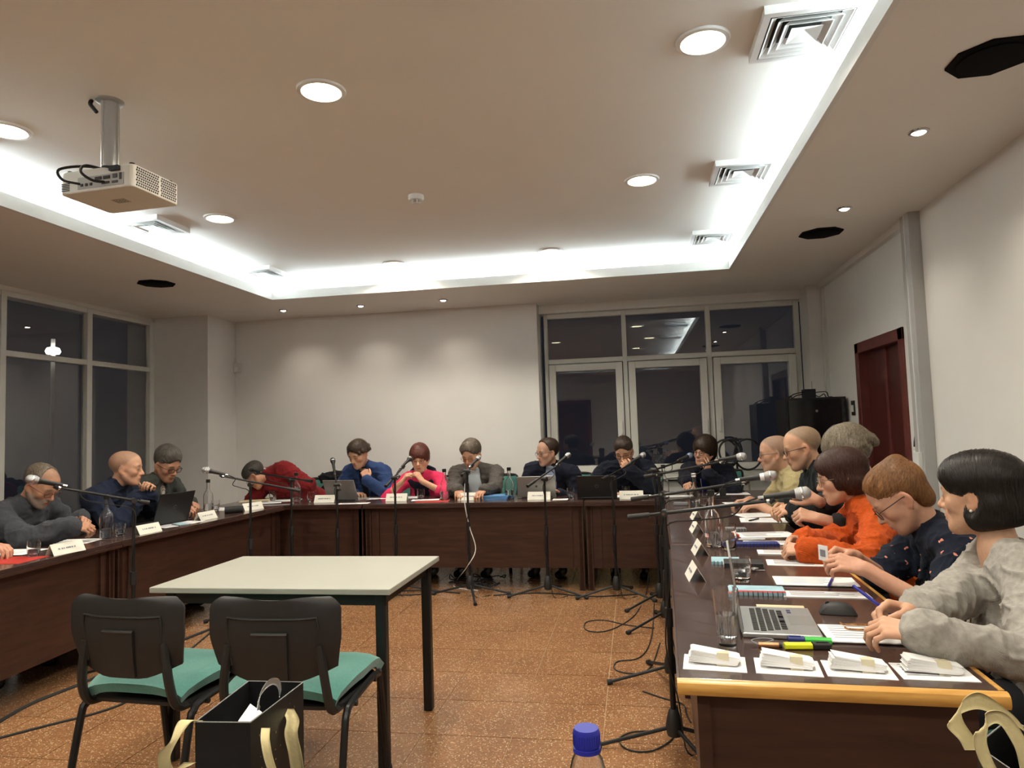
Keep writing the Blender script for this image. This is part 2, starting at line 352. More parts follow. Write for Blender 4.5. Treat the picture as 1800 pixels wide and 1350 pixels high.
def spot(x, y, tgt, lab, e=1.):
    t = thing('ceiling_spotlight', lab, 'spotlight', (x, y, ZS), 'small halogen spotlights in the lower ceiling')
    MB().lathe([(.030, -.001), (.034, -.010), (.046, -.008), (.048, -.0005)], (x, y, ZS), 24).build('trim_ring', M['chrome'], t, smooth='auto')
    MB().lathe([(.0001, -.016), (.02, -.014), (.030, -.004)], (x, y, ZS), 20).build('lamp', M['leds'], t)
    l = bpy.data.lights.new('beam', 'SPOT'); l.energy = E_SPOT*e*4; l.color = (1, .88, .74); l.spot_size = math.radians(98); l.spot_blend = 1.0; l.shadow_soft_size = .03
    o = bpy.data.objects.new('beam', l); COL.objects.link(o); o.parent = t; o.location = (0, 0, -.03)
    dv = Vector(tgt)-Vector((x, y, ZS)); o.rotation_euler = dv.to_track_quat('-Z', 'Y').to_euler()
for x, y, tg, lab in ((-3.697, 6.99, (-3.6, 7.5, 1.2), 'small lit spotlight above the far wall, leftmost of three'), (-2.82, 7.02, (-2.8, 7.5, 1.2), 'small dim spotlight above the far wall, middle of three'), (-1.902, 7.0, (-1.9, 7.5, 1.2), 'small lit spotlight above the far wall, rightmost of three'),
                      (1.42, 3.583, (1.95, 3.5, 1.3), 'small lit spotlight above the right wall, nearer one'), (1.42, 4.795, (1.8, 4.75, 1.0), 'small lit spotlight above the right wall, farther one beside the black speaker'), (1.42, 2.2, (1.95, 2.2, 1.3), 'small spotlight above the right wall near the viewer')):
    spot(x, y, tg, lab)
M['spk'] = mat('matt black speaker', (.006, .006, .007), .85, var=.1, spec=.1)
def speaker(x, y, lab):
    t = thing('ceiling_speaker', lab, 'speaker', (x, y, ZS), 'black ceiling speakers')
    MB().prism(circ(.155, 8, math.pi/8), -.008, (x, y, ZS)).build('backplate', M['spk'], t)
    MB().lathe([(.118, -.008), (.118, -.014), (.08, -.020), (.0001, -.022)], (x, y, ZS), 28).build('grille', M['spk'], t, smooth='auto')
speaker(1.422, 2.89, 'black ceiling speaker at the upper right corner, nearest the viewer'); speaker(1.423, 5.385, 'black ceiling speaker in front of the door side wall, beyond the spotlights'); speaker(-4.058, 5.42, 'black ceiling speaker in front of the left windows')
def vent(x, y, lab):
    t = thing('air_vent', lab, 'air vent', (x, y, ZC), 'square ceiling air vents'); zb = -.035
    def ring(r0, z0, r1, z1, th=.004):
        b = MB(); V = []
        for (r, z) in ((r0, z0), (r1, z1), (r1-th, z1+.001), (r0-th, z0+.001)):
            V += [(x+sx*r, y+sy*r, ZC+z) for sx, sy in ((-1, -1), (1, -1), (1, 1), (-1, 1))]
        F = [(i*4+j, i*4+(j+1) % 4, ((i+1) % 4)*4+(j+1) % 4, ((i+1) % 4)*4+j) for i in range(4) for j in range(4)]
        return b.add(V, F)
    b = MB(); R = .185
    for sx, sy, a, c in ((0, -1, R, .028), (0, 1, R, .028), (-1, 0, .028, R-.028), (1, 0, .028, R-.028)):
        b.box((x+sx*(R-.014), y+sy*(R-.014), ZC+zb/2), (2*a if sx == 0 else .028, .028 if sx == 0 else 2*c, -zb))
    b.build('vent_frame', M['lip'], t)
    for r in (.152, .122, .092): ring(r-.026, -.006, r, zb-.001).build('louvre', M['lip'], t)
    MB().add([(x-.06, y-.06, ZC+zb+.002), (x+.06, y-.06, ZC+zb+.002), (x+.06, y+.06, ZC+zb+.002), (x-.06, y+.06, ZC+zb+.002), (x, y, ZC-.012)], [(0, 1, 4), (1, 2, 4), (2, 3, 4), (3, 0, 4)]).build('core', M['lip'], t)
    MB().bb((x-.157, y-.157, ZC-.002), (x+.157, y+.157, ZC-.0005)).build('duct_plate', M['blackp'], t)
for x, y, lab in ((.744, 2.88, 'square white air vent in the ceiling at upper right, the largest'), (.741, 4.46, 'square white air vent beside the glowing cove, middle one on the door side'), (.73, 6.0, 'square white air vent beside the glowing cove, farthest on the door side'), (-3.40, 4.485, 'square white air vent behind the projector on the window side'), (-3.42, 6.05, 'square white air vent at the far left corner of the cove'), (-3.40, 2.88, 'square white air vent near the left edge, beside the projector')):
    vent(x, y, lab)
t = thing('smoke_detector', 'small white smoke detector on the raised ceiling', 'smoke detector', (-1.367, 4.406, ZC))
MB().lathe([(.052, 0), (.052, -.022), (.046, -.032), (.03, -.034)], (-1.367, 4.406, ZC), 24).build('housing', M['lip'], t, smooth='auto')
MB().lathe([(.03, -.052), (.026, -.056), (.0001, -.057)], (-1.367, 4.406, ZC), 20).build('sensor_cap', M['lip'], t, smooth='auto')
for k in range(6):
    a = k*math.pi/3; MB().box((-1.367+.028*math.cos(a), 4.406+.028*math.sin(a), ZC-.043), (.006, .006, .024)).build('rib', M['lip'], t)
# ---- projector hanging from the ceiling
P0 = A(-2.33, 2.79, ZC); t = thing('projector', 'white ceiling projector with black cables hanging from a tube', 'projector', P0)
M['pj'] = mat('white projector plastic', (.72, .68, .6), .45, var=.02)
M['pjv'] = mat('dark vent', (.05, .045, .04), .6, var=.1)
MB().lathe([(.06, 0), (.06, -.006), (.045, -.012)], P0, 24).build('ceiling_plate', M['silver'], t, smooth='auto')
b = MB(); b.cyl(P0-A(0, 0, .005), P0-A(0, 0, .32), .036, 20)
for a in (0.3, 2.4, 4.5): b.cyl(P0+A(.035*math.cos(a), .035*math.sin(a), -.01), P0+A(.035*math.cos(a), .035*math.sin(a), -.32), .008, 8)
b.build('mount_tube', M['silver'], t, smooth='auto')
Rz = rot('Z', math.radians(-4)); c0 = P0+A(-.02, .10, -.385); W_, D_, H_ = .40, .30, .105
def pl(x, y, z): return c0+Rz@A(x, y, z)
bd = MB(); bd.prism(rrect(W_, D_, .025), H_, c0-A(0, 0, H_/2), Rz); body = bd.build('housing', M['pj'], t, bevel=.006)
b = MB(); b.box(pl(.03, -D_/2-.001, -.012), (.25, .004, .055), Rz); b.build('port_panel', mat('grey port panel', (.42, .4, .36), .5, var=.05), t)
for k, (x, z, w_, h_) in enumerate(((-.07, -.022, .012, .012), (-.045, -.022, .012, .012), (-.02, -.022, .012, .012), (.02, 0, .035, .014), (.065, 0, .035, .014), (.11, .002, .022, .018), (.14, -.002, .01, .03), (.06, -.024, .04, .01), (.11, -.025, .03, .01))):
    b = MB().box(pl(x, -D_/2-.004, z), (w_, .006, h_), Rz); b.build('port', M['pjv'], body)
for k in range(5):
    b = MB(); b.box(pl(-.165, -D_/2-.001, -.005-.008*k), (.045, .003, .004), Rz); b.build('speaker_slot', M['pjv'], body)
for j in range(8):
    b = MB()
    for i in range(20):
        if i == 11: continue
        b.box(pl(W_/2+.0005, -.125+i*.0128+(.004 if j % 2 else 0), -.04+j*.0115), (.003, .007, .0075), Rz)
    b.build('vent_row', M['pjv'], body)
b = MB(); b.box(pl(0, 0, -H_/2-.001), (.07, .05, .002), Rz); b.build('rating_label', mat('grey label', (.5, .46, .4), .6, var=.05), body)
b = MB()
for k in range(12): b.box(pl(-.026+(k % 4)*.017, -.016+(k//4)*.014, -H_/2-.0022), (.012, .003, .001), Rz)
b.build('label_print', M['inkd'], body)
for dx in (-.17, .17):
    for dy in (-.12, .12): MB().cyl(pl(dx, dy, H_/2-.001), pl(dx, dy, H_/2+.012), .012, 10).build('foot', M['black'], t)
MB().lathe([(.075, 0), (.075, .012), (.04, .02)], c0+A(0.02, -.02, H_/2), 20).build('mount_bracket', M['silver'], t)
for pts in ([pl(.0, -.05, .068), pl(-.08, -.12, .08), pl(-.16, -.19, .05), pl(-.13, -.20, -.005), pl(-.07, -.165, -.02)], [pl(.0, -.05, .068), pl(-.05, -.15, .07), pl(-.03, -.20, .02), pl(.02, -.19, -.02), pl(.06, -.16, -.024)], [pl(.02, -.07, .068), pl(.03, -.14, .06), pl(.08, -.16, .045), pl(.10, -.155, .04)]):
    MB().tube(smoothpath(pts, 6), .006, 6).build('cable', M['rubber'], t, smooth='auto')
MB().box(pl(.11, -.155, .036), (.05, .02, .022), Rz).build('plug', M['rubber'], t)
b = MB(); b.tube(smoothpath([P0+A(-.07, -.03, -.004), P0+A(-.06, -.05, -.03), P0+A(-.03, -.045, -.07)], 5), .009, 6); b.tube(smoothpath([P0+A(-.08, -.02, -.004), P0+A(-.065, -.045, -.025), P0+A(-.036, -.042, -.065)], 5), .008, 6); b.build('ceiling_cable', M['rubber'], t)
# ================================================================== TABLES
ZT = .75
def ctable(lab, p0, p1, depth, inner=1, ov=.03, ends=(1, 1), oak=None):
    """conference table whose viewer-side top edge runs p0->p1; the top extends 'depth' to the inner side"""
    p0 = A(*p0, 0); p1 = A(*p1, 0); d = nrm(p1-p0); n = A(-d[1], d[0], 0)*inner; Lh = np.linalg.norm(p1-p0); c = (p0+p1)/2
    t = thing('conference_table', lab, 'table', c+n*depth/2, 'dark wood conference tables')
    R = np.stack([d, n, A(0, 0, 1)], 1); P = lambda a, b_, z: c+d*a+n*b_+A(0, 0, z)
    MB().box(P(0, depth/2, ZT-.0125), (Lh-.004, depth, .025), R).build('table_top', M['woodtop'], t, bevel=.003)
    MB().box(P(0, .004, ZT-.0325), (Lh-.006, .02, .015), R).build('edge_strip', M['wood'], t)
    MB().box(P(0, ov+.035, (.185+ZT-.025)/2), (Lh-.09, .018, ZT-.025-.185), R).build('modesty_panel', M['wood'], t)
    for s_, on in zip((-1, 1), ends):
        if not on: continue
        MB().box(P(s_*(Lh/2-.035), depth/2, (ZT-.025)/2), (.028, depth-.08, ZT-.025), R).build('end_panel', M['wood'], t)
        MB().box(P(s_*(Lh/2-.035), ov+.025, (ZT-.025)/2), (.05, .03, ZT-.025), R).build('leg', M['wood'], t)
        MB().box(P(s_*(Lh/2-.12), ov+.020, (.185+ZT-.025)/2), (.03, .016, ZT-.025-.185), R).build('panel_batten', M['wood'], t)
    return t, P, R
ctable('dark wood table at the far left corner of the horseshoe', (-3.86, 5.93), (-2.405, 5.93), .74, 1)
ctable('dark wood table in the middle of the far row, before the grey blazer man', (-2.40, 5.93), (-.442, 5.925), .74, 1)
ctable('dark wood table at the right end of the far row, under the windows', (-.437, 5.925), (1.50, 5.92), .74, 1, ends=(1, 1))
ctable('dark wood table on the left side, nearer to the far corner', (-3.205, 3.965), (-3.13, 5.90), .70, 1)
ctable('dark wood table at the left edge, nearest to the viewer', (-3.07, 1.98), (-3.20, 3.955), .70, 1)
ctable('dark wood table on the right side, beyond the joint, before the bald men', (.232, 5.88), (.168, 3.745), .70, 1)
t, P, R = ctable('dark wood table on the right with oak front edge and ballot stacks', (.160, 3.735), (.085, 1.79), .70, 1)
Lh = 1.9465
prof = [(.0, -.0), (.010, -.0005), (.019, -.006), (.022, -.014), (.022, -.026), (.018, -.034), (.0, -.036)]
k = len(prof); dd = nrm(A(.085-.160, 1.79-3.735, 0)); nn = A(-dd[1], dd[0], 0); c_ = A(.085, 1.79, ZT+.001)
V = [c_+dd*q-nn*.006+A(0, 0, z) for q, z in prof]+[c_+dd*q+nn*.712+A(0, 0, z) for q, z in prof]
MB().add(V, [(i, (i+1) % k, (i+1) % k+k, i+k) for i in range(k)]+[tuple(range(k))[::-1], tuple(range(k, 2*k))]).build('oak_edge', M['oak'], t, smooth='auto')
MB().box(P(0, .706, ZT-.015), (Lh-.02, .012, .03), R).build('oak_side_edge', M['oak'], t)
# ---- white meeting table in the centre
cx0, cx1, cy0, cy1 = -2.085, -1.0, 2.741, 3.476; zt = .74
t = thing('meeting_table', 'white rectangular table with black legs in the middle of the room', 'table', ((cx0+cx1)/2, (cy0+cy1)/2, 0))
MB().bb((cx0, cy0, zt-.024), (cx1, cy1, zt)).build('table_top', M['white'], t, bevel=.003)
for x in (cx0+.075, cx1-.055):
    for y in (cy0+.055, cy1-.055): MB().bb((x-.022, y-.022, 0), (x+.022, y+.022, zt-.024)).build('leg', M['black'], t, bevel=.006)
for a, c in (((cx0+.05, cy0+.04, zt-.075), (cx1-.03, cy0+.06, zt-.025)), ((cx0+.05, cy1-.06, zt-.075), (cx1-.03, cy1-.04, zt-.025)), ((cx0+.06, cy0+.05, zt-.075), (cx0+.08, cy1-.05, zt-.025)), ((cx1-.065, cy0+.05, zt-.075), (cx1-.045, cy1-.05, zt-.025))): MB().bb(a, c).build('rail', M['black'], t)
# ---- the viewer's own table, just below the picture, carries bags and bottle
t = thing('side_table', 'dark wood table just in front of the viewer, below the picture', 'table', (.1, .85, 0))
MB().bb((-1.1, .35, .715), (1.05, 1.17, .745)).build('table_top', M['woodtop'], t, bevel=.003)
for x in (-1.05, 1.0):
    for y in (.40, 1.12): MB().bb((x-.03, y-.03, 0), (x+.03, y+.03, .715)).build('leg', M['wood'], t)

# ================================================================== CHAIRS
def backsurf(u, v, off=0.):
    "backrest point: u across -1..1, v up 0..1; local chair coordinates"
    wv = .215+.022*min(1, v*2.2); top = .812-.006*u*u; cu = abs(u)
    bot = .535+.09*max(0, cu-.35)**1.3
    x = u*wv
    if v > .86:
        q = (v-.86)/.14; x = u*(wv-.045+.045*math.sqrt(max(0, 1-q*q)))
    z = bot+(top-bot)*v
    y = -.225-.07*(z-.5)+.035*cu*cu-.012*math.sin(math.pi*v)
    return (x, y+off, z)
def make_chair(lab, group):
    t = thing('stacking_chair', lab, 'chair', (0, 0, 0), group)
    us = np.linspace(-1, 1, 15); vs = np.concatenate([np.linspace(0, .86, 9), .86+.14*np.sin(np.linspace(.2, math.pi/2, 7))])
    MB().sheet([[backsurf(u, v) for u in us] for v in vs], .012).build('backrest_shell', M['blackp'], t, smooth='auto', org=(0, 0, 0))
    b = MB(); b.sheet([[backsurf(u*.93, .05+.89*v, .012+.022*(1-u**6)*(1-(2*v-1)**6)) for u in us] for v in np.linspace(0, 1, 13)], .02); b.build('backrest_cushion', M['teal'], t, smooth='auto', org=(0, 0, 0))
    b = MB()
    pts = [backsurf(u, .78, -.014) for u in np.linspace(-.68, .68, 9)]; b.tube([backsurf(-.70, .12, -.014), backsurf(-.70, .68, -.014)]+pts+[backsurf(.70, .68, -.014), backsurf(.70, .12, -.014)], .0045, 6)
    b.build('moulded_rib', M['blackp'], t, smooth='auto', org=(0, 0, 0))
    b = MB(); b.sheet([[backsurf(u, v, -.0135) for u in np.linspace(-.26, .26, 7)] for v in np.linspace(.02, .60, 7)], .008); b.tube([backsurf(u, .60, -.018) for u in np.linspace(-.27, .27, 6)], .007, 6); b.build('spine_cover', M['blackp'], t, smooth='auto', org=(0, 0, 0))
    # uprights curving under the seat
    for s_ in (-1, 1):
        MB().tube(smoothpath([(s_*.165, -.235, .66), (s_*.185, -.232, .52), (s_*.19, -.20, .435), (s_*.19, -.12, .418), (s_*.19, .02, .418)], 5), [.016]*21, 8).build('back_support', M['blackp'], t, smooth='auto', org=(0, 0, 0))
        p = [(s_*.235, -.27, 0), (s_*.232, -.19, .36), (s_*.230, -.165, .405), (s_*.228, -.12, .425), (s_*.226, .10, .435), (s_*.226, .17, .425), (s_*.227, .20, .39), (s_*.232, .27, 0)]
        MB().tube(smoothpath(p, 5), .0135, 8).build('leg_frame', M['black'], t, smooth='auto', org=(0, 0, 0))
        for q in (p[0], p[-1]): MB().cyl((q[0], q[1], 0), (q[0], q[1]*.985, .035), .016, 10).build('foot', M['rubber'], t, org=(0, 0, 0))
    b = MB(); b.cyl((-.245, -.10, .418), (.245, -.10, .418), .010, 8); b.cyl((-.24, .12, .425), (.24, .12, .425), .010, 8); b.build('cross_bar', M['black'], t, org=(0, 0, 0))
    us2 = np.linspace(-1, 1, 15); g = []
    for v in np.linspace(-1, 1, 13):
        row = []
        for u in us2:
            k = (abs(u)**4+abs(v)**4); x = .225*u*(1-.10*max(0, -v)*1.0); y = .02+.215*v; 
            if abs(u) > .8 and abs(v) > .8: x *= .97; y = .02+(y-.02)*.97
            z = .478-.03*max(0, k-.6)-.018*(1-u*u)*(1-v*v)*.5-(.02*max(0, v-.6)/.4)
            row.append((x, y, z))
        g.append(row)
    MB().sheet(g, .035).build('seat_cushion', M['teal'], t, smooth='auto', org=(0, 0, 0))
    MB().prism(rrect(.43, .40, .06), .012, (0, .02, .422)).build('seat_pan', M['blackp'], t, org=(0, 0, 0))
    return t
ch0 = make_chair('black backed chair with teal seat, left of the two at the white table', 'chairs at the white table')
ch0.location = (-1.805, 2.50, 0); ch0.rotation_euler = (0, 0, math.radians(-4))
dup(ch0, (-1.255, 2.50, 0), math.radians(2), 'black backed chair with teal seat, right of the two, behind the gift bag', 'chairs at the white table')

# ================================================================== MICROPHONES ON STANDS
M['mesh'] = mat('steel mesh grille', (.42, .42, .42), .4, metal=.85, var=.25, vscale=500, bump=.4, bscale=900)
M['meshd'] = mat('dark mesh grille', (.06, .06, .06), .45, metal=.5, var=.25, vscale=500)
M['meshb'] = mat('blue grey mesh grille', (.25, .33, .5), .4, metal=.6, var=.2, vscale=500)
M['micring'] = mat('white tape band', (.8, .8, .78), .5, var=.03)
def microphone(lab, p, d, grille='mesh', band=None, s=1.0):
    "handheld microphone: p = tail end, d = direction to the head"
    d = nrm(d); R = frame(d); Q = np.stack([R[:, 1], R[:, 2], d], 1)
    t = thing('microphone', lab, 'microphone', p, 'vocal microphones on stands')
    MB().lathe([(.0001, 0), (.010*s, 0), (.0115*s, .01*s), (.0145*s, .10*s), (.018*s, .115*s), (.018*s, .122*s), (.0001, .122*s)], p, 16, Q).build('handle', M['blackp'], t, smooth='auto')
    MB().lathe([(.019*s, .120*s), (.0245*s, .132*s), (.0258*s, .146*s), (.0245*s, .162*s), (.019*s, .174*s), (.010*s, .180*s), (.0001, .1815*s)], p, 18, Q).build('grille', M[grille], t, smooth='auto')
    MB().lathe([(.0257*s, .143*s), (.0268*s, .145*s), (.0268*s, .149*s), (.0257*s, .151*s)], p, 18, Q).build('grille_band', M['chrome'], t, smooth='auto')
    if band: MB().lathe([(.0165*s, .098*s), (.0185*s, .098*s), (.0195*s, .118*s), (.0185*s, .119*s)], p, 18, Q).build('tape_band', M['micring'], t)
    MB().cyl(np.asarray(p)-d*.022, np.asarray(p)+d*.002, .0075*s, 10).build('plug', M['chrome'], t)
    return t
def mic_stand(lab, base, pivot, end, tail, micdir=None, legs=(20, 140, 260), grille='mesh', band=None, micl='', cable=True, leg=.33, mic=True):
    pivot = np.asarray(pivot, float); base = A(pivot[0], pivot[1], 0); end = np.asarray(end, float); tail = np.asarray(tail, float)
    t = thing('microphone_stand', lab, 'mic stand', base, 'black boom microphone stands')
    hz = .10
    for a in legs:
        a = math.radians(a); e = base+A(math.cos(a)*leg, math.sin(a)*leg, .012); b_ = base+A(math.cos(a)*.03, math.sin(a)*.03, hz-.01)
        MB().cyl(b_, e, .0085, 8).build('leg', M['black'], t, smooth='auto')
        MB().tube([b_+(e-b_)*.93, e+(e-b_)*.02], [.014, .015], 10).build('rubber_foot', M['rubber'], t, smooth='auto')
    MB().lathe([(.012, .055), (.030, .062), (.036, .095), (.030, .13), (.020, .165), (.016, .17)], base, 14).build('hub', M['blackp'], t, smooth='auto')
    top = A(pivot[0], pivot[1], pivot[2])
    mid = base+(top-base)*.55
    MB().cyl(base+A(0, 0, .10), mid, .0125, 10).build('lower_tube', M['black'], t, smooth='auto')
    MB().cyl(mid-(top-base)*.01, top, .0095, 10).build('upper_tube', M['black'], t, smooth='auto')
    MB().cyl(mid-A(0, 0, .03), mid+A(0, 0, .045), .018, 12).build('clutch', M['blackp'], t, smooth='auto')
    bd = nrm(end-tail); R = frame(bd)
    MB().tube([tail, end], [.0075, .0075], 8).build('boom', M['black'], t, smooth='auto')
    gl = min(.10, np.linalg.norm(pivot-tail)*.6); MB().tube([tail, tail+bd*gl], [.014, .012], 10).build('grip', M['blackp'], t, smooth='auto')
    MB().cyl(top-R[:, 1]*.026, top+R[:, 1]*.026, .016, 12).build('pivot_knob', M['blackp'], t, smooth='auto')
    MB().cyl(top+R[:, 1]*(-.034), top+R[:, 1]*(-.026), .007, 8).build('pivot_bolt', M['chrome'], t)
    MB().cyl(end-bd*.01, end+bd*.012, .011, 8).build('thread', M['chrome'], t)
    if mic:
        md = nrm(micdir if micdir is not None else bd); mp = end+A(0, 0, .016)
        MB().tube([end+A(0, 0, -.006), end+A(0, 0, .006)+md*.02], [.012, .014], 8).build('clip', M['blackp'], t)
        microphone(micl, mp-md*.02, md, grille, band, .9 if mp[1] > 5.5 else 1.)
        if cable:
            s0 = mp-md*.045; pts = [s0, s0-md*.05-A(0, 0, .015)]
            for q in (.35, .65): pts.append(end+(pivot-end)*q-A(0, 0, .05*math.sin(q*3)))
            pts += [pivot-A(0, 0, .06)+R[:, 1]*.02]
            for q in (.75, .45, .2): pts.append(base+(top-base)*q+A(.025*math.sin(q*9), -.022, 0))
            pts += [base+A(.05, -.05, .012), base+A(.16, .02, .006)]
            tag(MB().tube(smoothpath(pts, 5), .0032, 5).build('microphone_cable', M['rubber'], smooth='auto'), 'cable of the '+lab.replace('mic stand', 'stand'), 'cable', 'microphone cables')
    return t
# left side
mic_stand('mic stand before the left table, its boom crossing the bearded man', (-2.93, 4.02), U(235, 880, x=-2.93), U(103, 857, x=-3.18), U(262, 884, x=-2.88), U(66, 850, x=-3.24)-U(103, 857, x=-3.18), (60, 180, 300), 'mesh', micl='microphone with silver grille in front of the bearded man')
mic_stand('mic stand before the left table near the corner', (-2.92, 5.36), U(440, 852, x=-2.90), U(392, 837, x=-3.07), U(528, 863, x=-2.52), U(370, 832, x=-3.16)-U(392, 837, x=-3.07), (80, 200, 320), 'mesh', micl='microphone with grey grille left of the red sweater man')
mic_stand('mic stand at the far left corner, boom before the red sweater man', (-2.80, 5.70), U(512, 844, y=5.70), U(455, 832, y=5.95), U(548, 846, y=5.55), U(438, 828, y=6.0)-U(455, 832, y=5.95), (30, 150, 270), 'meshd', micl='black microphone in front of the red sweater man')
p_ = U(592, 852, y=5.75)
mic_stand('mic stand with short upright mic before the blue suit man', (p_[0], 5.75), p_, U(588, 832, y=5.9), U(594, 862, y=5.7), U(585, 812, y=5.95)-U(588, 832, y=5.9), (60, 180, 300), 'meshd', micl='small black upright microphone before the blue suit man')
for lab, px, pv, en, tl, mc, gr, ml, lg in (
    ('mic stand before the woman in pink', 694, (694, 840), (708, 822), (678, 855), (718, 812), 'meshd', 'black microphone in front of the woman in pink', (20, 160, 270)),
    ('mic stand before the grey blazer man, with white cable', 821, (821, 828), (829, 820), (812, 836), (838, 811), 'mesh', 'microphone with shiny grille at the grey blazer man\'s mouth', (10, 175, 290)),
    ('mic stand before the navy blazer man, boom rising rightwards', 957, (957, 842), (983, 816), (927, 855), (998, 804), 'mesh', 'microphone with silver grille right of the navy blazer man', (-12, 190, 80)),
    ('mic stand before the man covering his mouth', 1080, (1076, 838), (1112, 814), (1058, 843), (1134, 801), 'mesh', 'microphone with silver grille right of the man covering his mouth', (-25, 195, 70))):
    p_ = U(*pv, y=5.74)
    mic_stand(lab, (p_[0]+.01, 5.74), p_, U(*en, y=5.95), U(*tl, y=5.62), U(*mc, y=6.02)-U(*en, y=5.95), lg, gr, micl=ml)
# right side, four stands in line along the table
mic_stand('farthest mic stand along the right table, boom towards the lanyard woman', (.10, 5.50), U(1150, 826, y=5.50), U(1196, 811, y=5.75), U(1138, 830, y=5.44), U(1218, 802, y=5.85)-U(1196, 811, y=5.75), (100, 220, 340), 'meshb', micl='microphone with bluish grille before the lanyard woman')
mic_stand('second farthest mic stand along the right table', (.075, 5.0), U(1158, 834, y=4.95), U(1268, 812, y=4.75), U(1133, 838, y=5.0), U(1302, 807, y=4.72)-U(1268, 812, y=4.75), (100, 220, 340), 'mesh', micl='microphone with silver grille left of the beige t-shirt man')
mic_stand('second nearest mic stand along the right table', (.085, 3.91), U(1165, 868, y=3.86), U(1308, 848, y=3.70), U(1110, 878, y=3.9), U(1356, 830, y=3.65)-U(1295, 838, y=3.68), (110, 185, 330), 'mesh', True, micl='microphone with white band and silver grille below the beige t-shirt man')
mic_stand('nearest mic stand with long boom over the right table', (.075, 3.12), U(1168, 902, y=3.10), U(1352, 880, y=3.0), U(1104, 910, y=3.12), U(1420, 858, y=2.95)-U(1345, 866, y=2.98), (183, 300, 5), 'mesh', micl='large microphone with silver grille before the woman in orange')
# ================================================================== THINGS ON THE TABLES
def PT(px, py): return U(px, py, z=ZT)
def ang(p, q): d = np.asarray(q)-np.asarray(p); return math.atan2(d[1], d[0])
def sheetpaper(lab, px, az, w=.21, h=.297, m='paper', lines=8, z=0., name='paper_sheet', cat='paper', group='printed papers on the tables', th=.0012, blocks=False):
    c = PT(*px) if len(px) == 2 else np.asarray(px, float); c = c*A(1, 1, 0)+A(0, 0, ZT+z)
    t = thing(name, lab, cat, c, group); R = rot('Z', az)
    MB().box(c+A(0, 0, th/2), (w, h, th), R).build('sheet', M[m], t)
    if lines:
        b = MB(); rr = random.Random(int(c[0]*1e4)+int(c[1]*1e3))
        for k in range(lines):
            ww = w*.8*rr.uniform(.5, 1); y = h*.40-k*h*.8/lines
            if blocks: b.box(c+R@A(-(w*.8-ww)/2, y, th+.0003), (ww, h*.35/lines, .0003), R)
            else: b.box(c+R@A(-(w*.8-ww)/2, y, th+.0003), (ww, .004, .0003), R)
        b.build('printed_lines', M['ink'], t)
    return t
def tent(lab, px, az, w=.20, h=.062):
    "folded name card; az = direction that its printed face looks to"
    c = PT(*px); t = thing('name_card', lab, 'name card', c, 'white folded name cards'); d = A(math.cos(az), math.sin(az), 0); s = A(-d[1], d[0], 0)
    for q in (1, -1):
        V = [c+s*w/2+d*q*.033+A(0, 0, .0008), c-s*w/2+d*q*.033+A(0, 0, .0008), c-s*w/2+A(0, 0, h), c+s*w/2+A(0, 0, h)]
        n = nrm(d*q*h+A(0, 0, .033))*.0012; MB().add(V+[v-n for v in V], [(0, 1, 2, 3), (7, 6, 5, 4), (0, 4, 5, 1), (1, 5, 6, 2), (2, 6, 7, 3), (3, 7, 4, 0)]).build('card_face', M['card'], t)
    b = MB(); f = nrm(A(0, 0, h)-d*.033); n = nrm(d*h+A(0, 0, .033)); cc = c+d*.0165+A(0, 0, h*.52)+n*.0006; rr = random.Random(px[0])
    x = -w*.28
    while x < w*.28:
        q = rr.uniform(.006, .011); b.box(cc+s*x, (q, .009, .0004), np.stack([s, f, n], 1)); x += q+rr.choice((.003, .003, .009))
    b.build('printed_name', M['ink'], t)
    return t
def tumbler(lab, px, r=.034, h=.09, fill=.45, name='water_glass'):
    c = PT(*px); t = thing(name, lab, 'glass', c, 'water glasses'); th = .002
    MB().lathe([(.0001, .0), (r*.72, 0), (r*.86, h*.12), (r, h*.5), (r*.97, h), (r*.97-th, h), (r-th, h*.5), (r*.84-th, h*.16), (r*.6, .010), (.0001, .009)], c, 24).build('bowl', M['cglass'], t, smooth='auto')
    if fill: MB().lathe([(.0001, .0095), (r*.60, .0105), (r*.84-th-.0004, h*.165), (r*(.84+.15*fill)-th-.0006, h*(.16+.6*fill)), (.0001, h*(.16+.6*fill))], c, 24).build('water', M['water'], t, smooth='auto')
    return t
def carafe(lab, px, s=1., fill=.35, cap='black'):
    c = PT(*px); t = thing('water_bottle', lab, 'bottle', c, 'clear glass water bottles'); r = .040*s
    out = [(.0001, 0), (r*.92, 0), (r, .01*s), (r, .125*s), (r*.85, .150*s), (r*.42, .175*s), (r*.34, .19*s), (r*.32, .235*s), (r*.40, .238*s), (r*.40, .252*s)]
    inn = [(q-.0025, z+(.006 if z < .02 else 0)) for q, z in out[::-1][:-1] if q > .003]
    MB().lathe(out+inn+[(.0001, .007)], c, 24).build('bottle_body', M['cglass'], t, smooth='auto')
    if fill: MB().lathe([(.0001, .008), (r*.90-.003, .008), (r-.003, .016*s), (r-.003, .02*s+.11*s*fill), (.0001, .02*s+.11*s*fill)], c, 24).build('water', M['water'], t, smooth='auto')
    MB().lathe([(.0001, .240*s), (r*.43, .240*s), (r*.45, .256*s), (r*.43, .268*s), (.0001, .269*s)], c, 20).build('cap', M[cap], t, smooth='auto')
    return t
